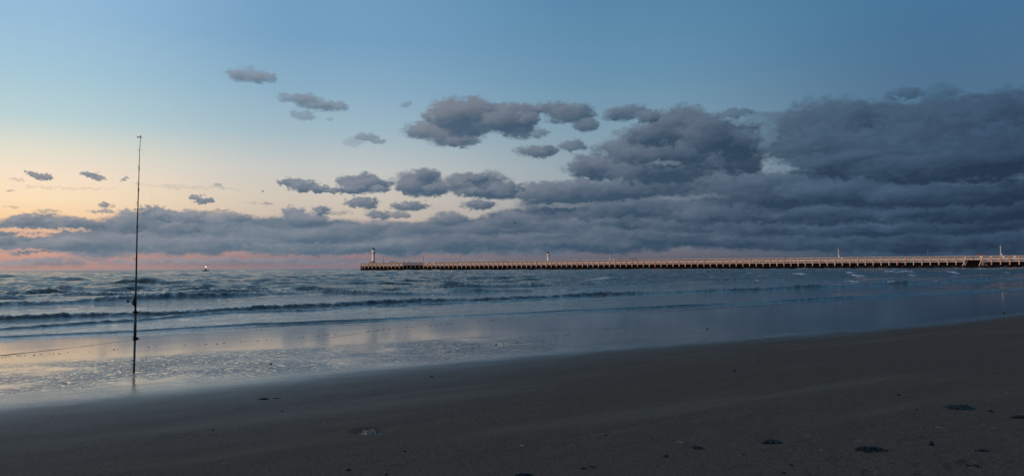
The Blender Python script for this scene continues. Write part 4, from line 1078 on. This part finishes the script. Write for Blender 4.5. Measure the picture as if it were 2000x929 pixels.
# ------------------------------------------------------------------ stranded jellyfish
def jellyfish(px, py, w, label, mat, hgt, seed, arms=5):
    p = spot(px, py); dist = math.hypot(p.x, p.y); rw = w / FPX * dist / 2
    o = obj("jellyfish", None, loc=(p.x, p.y, p.z - 0.004), rot=(0, 0, rnd.uniform(-.3, .3)))
    tag(o, label, 'jellyfish')
    rs_ = np.random.RandomState(seed); v = []; f = []; NR, NK = 20, 64
    for i in range(NR):
        t = i / (NR - 1)
        for k in range(NK):
            a = 2 * math.pi * k / NK
            lob = 1 + .10 * math.sin(8 * a + seed) * t + .12 * math.sin(3 * a + seed * 2) * t
            r_ = rw * t * lob
            z = hgt * (1 - t ** 2.3) + hgt * .30 * math.sin(a * 5 + seed + 3 * t) * t * (1 - t) * 2 + hgt * .25 * rs_.uniform(-.4, .4) * t
            tilt = hgt * .25 * math.sin(a + seed) * t
            x_, y_ = r_ * math.cos(a), r_ * .72 * math.sin(a)
            lump = float(fbm(np.array(x_ * 22 + seed), np.array(y_ * 30), 3, seed))
            z *= 1 - 0.22 * math.exp(-((x_ / rw - .12) / .3) ** 2) * (1 if hgt > .05 else 0)
            v.append((x_, y_, max(z + tilt + hgt * .24 * lump * min(1, (1 - t) * 4), -.004)))
    for i in range(NR - 1):
        for k in range(NK): f.append((i * NK + k, i * NK + (k + 1) % NK, (i + 1) * NK + (k + 1) % NK, (i + 1) * NK + k))
    obj("bell", mesh("bell", v, f, M[mat], True), o)
    for k in range(arms):
        a = rs_.uniform(-2.6, -.5); l = rw * rs_.uniform(.5, .9); x0 = rs_.uniform(-.6, .6) * rw
        q0 = Vector((x0, -rw * .35, hgt * .4))
        pp = [q0 + Vector((l * t * math.cos(a) + .01 * math.sin(9 * t + k), l * t * math.sin(a) * .6, -hgt * .36 * t)) for t in (0, .25, .5, .75, 1)]
        obj("arm", BM().tube(pp, [.012, .016, .013, .009, .003], 6).mesh("arm", M[mat], True), o)
jellyfish(722, 843, 42, "lumpy grey jellyfish lying in its own scooped hollow, left of centre", 'jelly', 0.070, 3, 6)
jellyfish(1512, 861, 42, "flat dark jellyfish with a pale left tip on the dry sand", 'jellyb', 0.028, 5)
jellyfish(1870, 796, 52, "largest flat blue grey jellyfish, near the right edge of the beach", 'jellyb', 0.035, 8)
jellyfish(1366, 872, 30, "smooth bluish jellyfish between the dark pebble and pale rimmed one", 'jellyb', 0.022, 11, 2)
jellyfish(1325, 860, 18, "small pale rimmed jellyfish just above left of the bluish one", 'jelly', 0.014, 14, 1)

# ------------------------------------------------------------------ seaweed
def seaweed(px, py, w, label, seed, n=60, hh=0.03, aspect=.35):
    p = spot(px, py); dist = math.hypot(p.x, p.y); rw = w / FPX * dist / 2
    rs_ = random.Random(seed); b = BM()
    for i in range(n):
        a = rs_.uniform(0, 6.28); r0 = rw * rs_.random() ** .7
        x, y = r0 * math.cos(a), r0 * math.sin(a) * aspect / .35 * .8
        y += .15 * x
        z = sand_at(p.x + x, p.y + y) - p.z
        h0 = hh * (1 - (r0 / rw) ** 1.5) * rs_.uniform(.3, 1)
        d = rs_.uniform(-.5, .5) + (0 if rs_.random() < .5 else math.pi); l = rs_.uniform(.15, .4) * rw
        pts = [(x + l * t * math.cos(d), y + l * t * math.sin(d) * .6, z + .003 + h0 * (1 - t) + .005 * math.sin(7 * t + i)) for t in (0, .35, .7, 1)]
        b.tube(pts, [.004, .006, .0045, .0015], 5)
    o = obj("seaweed_clump", b.mesh("seaweed_clump", M['weed'], True), None, p)
    tag(o, label, 'seaweed')
seaweed(1700, 877, 52, "biggest black brown seaweed clump, lower right of the beach", 1, 80, .026)
seaweed(516, 779, 18, "thick black scrap of seaweed left of the thin wisp on damp sand", 2, 30, .02, .2)
seaweed(541, 777, 14, "thin wisp of seaweed right of the thick black scrap", 3, 12, .008, .15)
seaweed(1022, 928, 40, "black seaweed strands cut by the bottom edge of the photo, left one", 4, 50, .02, .2)
seaweed(1140, 915, 14, "small forked seaweed strand near the bottom edge, left of its pair", 5, 8, .008, .4)
seaweed(1158, 911, 14, "small forked seaweed strand near the bottom edge, right of its pair", 6, 8, .008, .4)
seaweed(1918, 879, 20, "loose seaweed tuft right of the dark upright pebble", 7, 16, .012, .3)
seaweed(1905, 907, 26, "flat seaweed scraps beside the scuffed footprints", 9, 14, .006, .4)

# ------------------------------------------------------------------ shells, twigs, pebbles
def stone_mesh(name, mat, seed, flat=.6):
    rs_ = random.Random(seed); v = []; f = []
    bm_ = bmesh.new(); bmesh.ops.create_icosphere(bm_, subdivisions=2, radius=1)
    for w_ in bm_.verts:
        k = 1 + .25 * math.sin(w_.co.x * 2.3 + seed) * math.cos(w_.co.y * 2.9 + seed * 2) + rs_.uniform(-.06, .06)
        w_.co = Vector((w_.co.x * k, w_.co.y * k * .8, w_.co.z * flat * k + flat * .55))
    me = bpy.data.meshes.new(name); bm_.to_mesh(me); bm_.free(); me.materials.append(mat)
    me.polygons.foreach_set('use_smooth', [True] * len(me.polygons))
    return me
def shell_mesh(name, mat):
    v = []; f = []
    NR, NK = 6, 17
    for i in range(NR):
        t = i / (NR - 1)
        for k in range(NK):
            a = math.pi * (k / (NK - 1)) ; rib = 1 + .05 * (k % 2)
            r_ = t * rib
            v.append((r_ * math.cos(a), r_ * math.sin(a) * .95 - .35, .45 * math.sin(math.pi * .5 * (1 - t)) * (math.sin(a) * .6 + .4) * (t * 2 if t < .5 else 1) + .02))
    for i in range(NR - 1):
        for k in range(NK - 1): f.append((i * NK + k, i * NK + k + 1, (i + 1) * NK + k + 1, (i + 1) * NK + k))
    return mesh(name, v, f, mat, True)
pebs = [stone_mesh("pebble", M['pebble'], s, f_) for s, f_ in ((1, .5), (2, .6), (3, .9))]
sh_p, sh_d = shell_mesh("shell", M['shell']), shell_mesh("shell", M['shelld'])
def small(name, me, px, py, w, label, cat, group, rz=None):
    p = spot(px, py); dist = math.hypot(p.x, p.y); s = w / FPX * dist / 2
    o = obj(name, me, None, (p.x, p.y, p.z - s * .12), (0, 0, rnd.uniform(0, 6) if rz is None else rz)); o.scale = (s, s, s)
    tag(o, label, cat, group)
    return o
G_P = 'dark pebbles scattered on the beach'
for i, (px, py, w, lb) in enumerate([
 (416, 840, 6, 'small black pebble alone on the sand left of the razor shell'), (551, 802, 4, 'tiny dark pebble below the seaweed scraps on damp sand'), (680, 919, 11, 'flat elongated black pebble near the bottom edge left of centre'), (754, 927, 7, 'black pebble touching the bottom edge below the hollow jellyfish'),
 (692, 873, 4, 'tiny pebble below left of the hollow jellyfish'), (790, 882, 7, 'small dark pebble right and below the hollow jellyfish'), (603, 897, 4, 'tiny dark pebble right of the razor shell'), (949, 882, 4, 'tiny pebble between the two pale broken shells'), (1183, 850, 7, 'dark pebble with a pale top in the middle of the dry sand'),
 (1300, 890, 10, 'rounded black pebble below left of the bluish jellyfish'), (1483, 705, 5, 'black pebble near the damp boundary right of centre, upper of two'), (1434, 725, 7, 'thin dark pebble near the damp boundary, lower of two'), (1755, 771, 7, 'black pebble on the dry sand left of the large flat jellyfish'), (1776, 776, 4, 'tiny dark pebble right of the black one above the large seaweed'),
 (1818, 868, 11, 'upright dark pebble right of the biggest seaweed clump'), (1381, 642, 4, 'black pebble on the mirror wet sand right of centre'), (1961, 611, 4, 'black pebble at the edge of the damp sand far right'), (1452, 887, 6, 'small dark pebble left of the pale rimmed shells'), (1545, 908, 9, 'dark pebble below the flat dark jellyfish'),
 (1703, 829, 5, 'tiny pebble above the biggest seaweed clump'), (1790, 801, 6, 'small dark pebble below left of the large flat jellyfish'), (1935, 804, 8, 'dark pebble just right of the large flat jellyfish'), (1531, 925, 9, 'black pebble at the bottom edge below the flat dark jellyfish'), (1945, 727, 4, 'faint pebble on the upper right dry sand'), (529, 710, 5, 'black pebble in the rippled wet margin left of centre'), (843, 735, 6, 'dark flake at the top of the dry sand, centre')]):
    small("pebble", pebs[2 if 'upright' in lb else i % 2], px, py, w, lb, 'pebble', G_P)
G_S = 'shells scattered on the beach'
for px, py, w, lb, dk in [
 (437, 904, 6, 'small white shell at the lower left', 0), (1019, 870, 12, 'broken pale shell in the middle of the dry sand', 0), (917, 898, 8, 'broken grey shell near the bottom left of centre', 1), (961, 766, 5, 'grey shell alone at the top of the dry sand', 1), (1550, 875, 9, 'grey brown shell below the flat dark jellyfish, left of the pale one', 1), (1603, 878, 7, 'pale shell left of the biggest seaweed clump', 0),
 (1703, 859, 5, 'white shell right above the biggest seaweed clump', 0), (1966, 768, 6, 'white shell above the driftwood at the right edge', 0), (1995, 809, 6, 'pale shell beside the driftwood at the right edge', 0), (1470, 812, 3, 'tiny white shell in the middle right', 0), (1823, 811, 9, 'flat grey shell below the large flat jellyfish', 1), (1289, 847, 4, 'tiny pale shell left of the pale rimmed jellyfish', 0), (1318, 663, 4, 'pale shell lying on the mirror wet sand', 0), (1935, 845, 4, 'tiny pale shell at the far lower right', 0), (720, 924, 6, 'buried pale shell beside the elongated black pebble', 1)]:
    small("shell", sh_d if dk else sh_p, px, py, w, lb, 'shell', G_S)
rz_ = BM()
v = []
for i, x in enumerate(np.linspace(-1, 1, 9)):
    v += [(x, -.10, .01), (x, -.07, .07), (x, 0, .10), (x, .07, .07), (x, .10, .01)]
f = [(i * 5 + k, i * 5 + k + 1, (i + 1) * 5 + k + 1, (i + 1) * 5 + k) for i in range(8) for k in range(4)] + [(0, 1, 2, 3, 4), (44, 43, 42, 41, 40)]
raz = mesh("razor_shell", v, f, M['shelld'], True)
small("razor_shell", raz, 536, 886, 25, "long narrow razor shell lying level at the lower left", 'shell', None, 0.06)
def twig(px0, py0, px1, py1, label, rad=.004, mat='twig'):
    a, b = spot(px0, py0), spot(px1, py1)
    pts = [a.lerp(b, t) + Vector((0, 0, rad * .8 + .004 * math.sin(5 * t))) - a for t in (0, .3, .6, 1)]
    o = obj("twig", BM().tube(pts, [rad, rad * 1.1, rad * .9, rad * .5], 6).tube([pts[1], pts[1] + (pts[2] - pts[1]) * .5 + Vector((0, rad * 5, rad))], [rad * .6, rad * .3], 5).mesh("twig", M[mat], True), None, a)
    tag(o, label, 'twig', 'twigs lying on the sand')
twig(1826, 835, 1851, 840, "longest thin pale twig, upper right of the biggest seaweed clump")
twig(1793, 853, 1812, 855, "thin brown twig between the pale twig and the upright pebble", .003, 'wood')
twig(1575, 848, 1584, 851, "short pale twig above right of the flat dark jellyfish")
twig(1668, 859, 1690, 861, "short pale twig just above the biggest seaweed clump")
twig(1120, 865, 1134, 874, "dark twig right of the broken pale shell", .002, 'wood')
p = spot(1992, 816)
dw = obj("driftwood", BM().tube([(-.10, 0, .012), (-.02, .01, .02), (.12, 0, .018), (.3, -.02, .012)], [.006, .018, .022, .015], 8).tube([(.05, 0, .02), (.1, .06, .04)], [.012, .006], 6).mesh("driftwood", M['wood'], True), None, p)
tag(dw, "brown driftwood stick cut by the right edge of the photo", 'driftwood')
# flecks of wrack along the last swash line
b = BM(); fr2 = random.Random(4)
def flecks(rows, n, w=5):
    for i in range(n):
        t = fr2.random() * (len(rows) - 1); k = int(t); u = t - k
        px = rows[k][0] + (rows[k + 1][0] - rows[k][0]) * u + fr2.uniform(-6, 6); py = rows[k][1] + (rows[k + 1][1] - rows[k][1]) * u + fr2.gauss(0, .8)
        q_ = spot(px, py); l = fr2.uniform(.2, 1) * w / FPX * math.hypot(q_.x, q_.y)
        b.tube([q_ + Vector((-l / 2, 0, .003)), q_ + Vector((0, .01, .010)), q_ + Vector((l / 2, .005, .003))], [.002, .005, .002], 5)
flecks([(0, 697), (60, 693), (160, 686), (300, 677), (430, 671), (520, 664), (700, 648)], 40, 5)
flecks([(700, 648), (850, 635), (1000, 622)], 24, 5)
flecks([(1000, 668), (1060, 664), (1160, 641), (1250, 641)], 16, 3.5)
flecks([(860, 690), (960, 672), (1010, 668)], 16, 4)
o = obj("wrack_line", b.mesh("wrack_line", M['weed'], True)); tag(o, "broken line of tiny dark wrack flecks along the last swash on wet sand", 'wrack', kind='stuff')
# crumbs of shell on the dry sand
b = BM(); fr3 = random.Random(8)
for i in range(420):
    px = fr3.uniform(850, 2050) if fr3.random() < .8 else fr3.uniform(100, 2050); py = fr3.uniform(780, 990) if px > 1300 else fr3.uniform(830, 990)
    q_ = spot(px, py); l = fr3.uniform(.002, .007)
    b.box(q_.x - l, q_.x + l, q_.y - l * .7, q_.y + l * .7, q_.z - .001, q_.z + l * .7, .6)
o = obj("shell_crumbs", b.mesh("shell_crumbs", M['shelld'])); tag(o, "fine crumbs of broken shell sprinkled over the dry sand", 'shell crumbs', kind='stuff')
b = BM()
for i in range(260):
    px = fr3.uniform(1300, 2050) if fr3.random() < .8 else fr3.uniform(300, 2050); py = fr3.uniform(800, 990)
    q_ = spot(px, py); l = fr3.uniform(.003, .009)
    b.box(q_.x - l * 1.6, q_.x + l, q_.y - l * .7, q_.y + l * .7, q_.z - .001, q_.z + l * .6, .5)
o = obj("wrack_crumbs", b.mesh("wrack_crumbs", M['weed'])); tag(o, "dark crumbs of dried wrack sprinkled over the dry sand", 'wrack', kind='stuff')
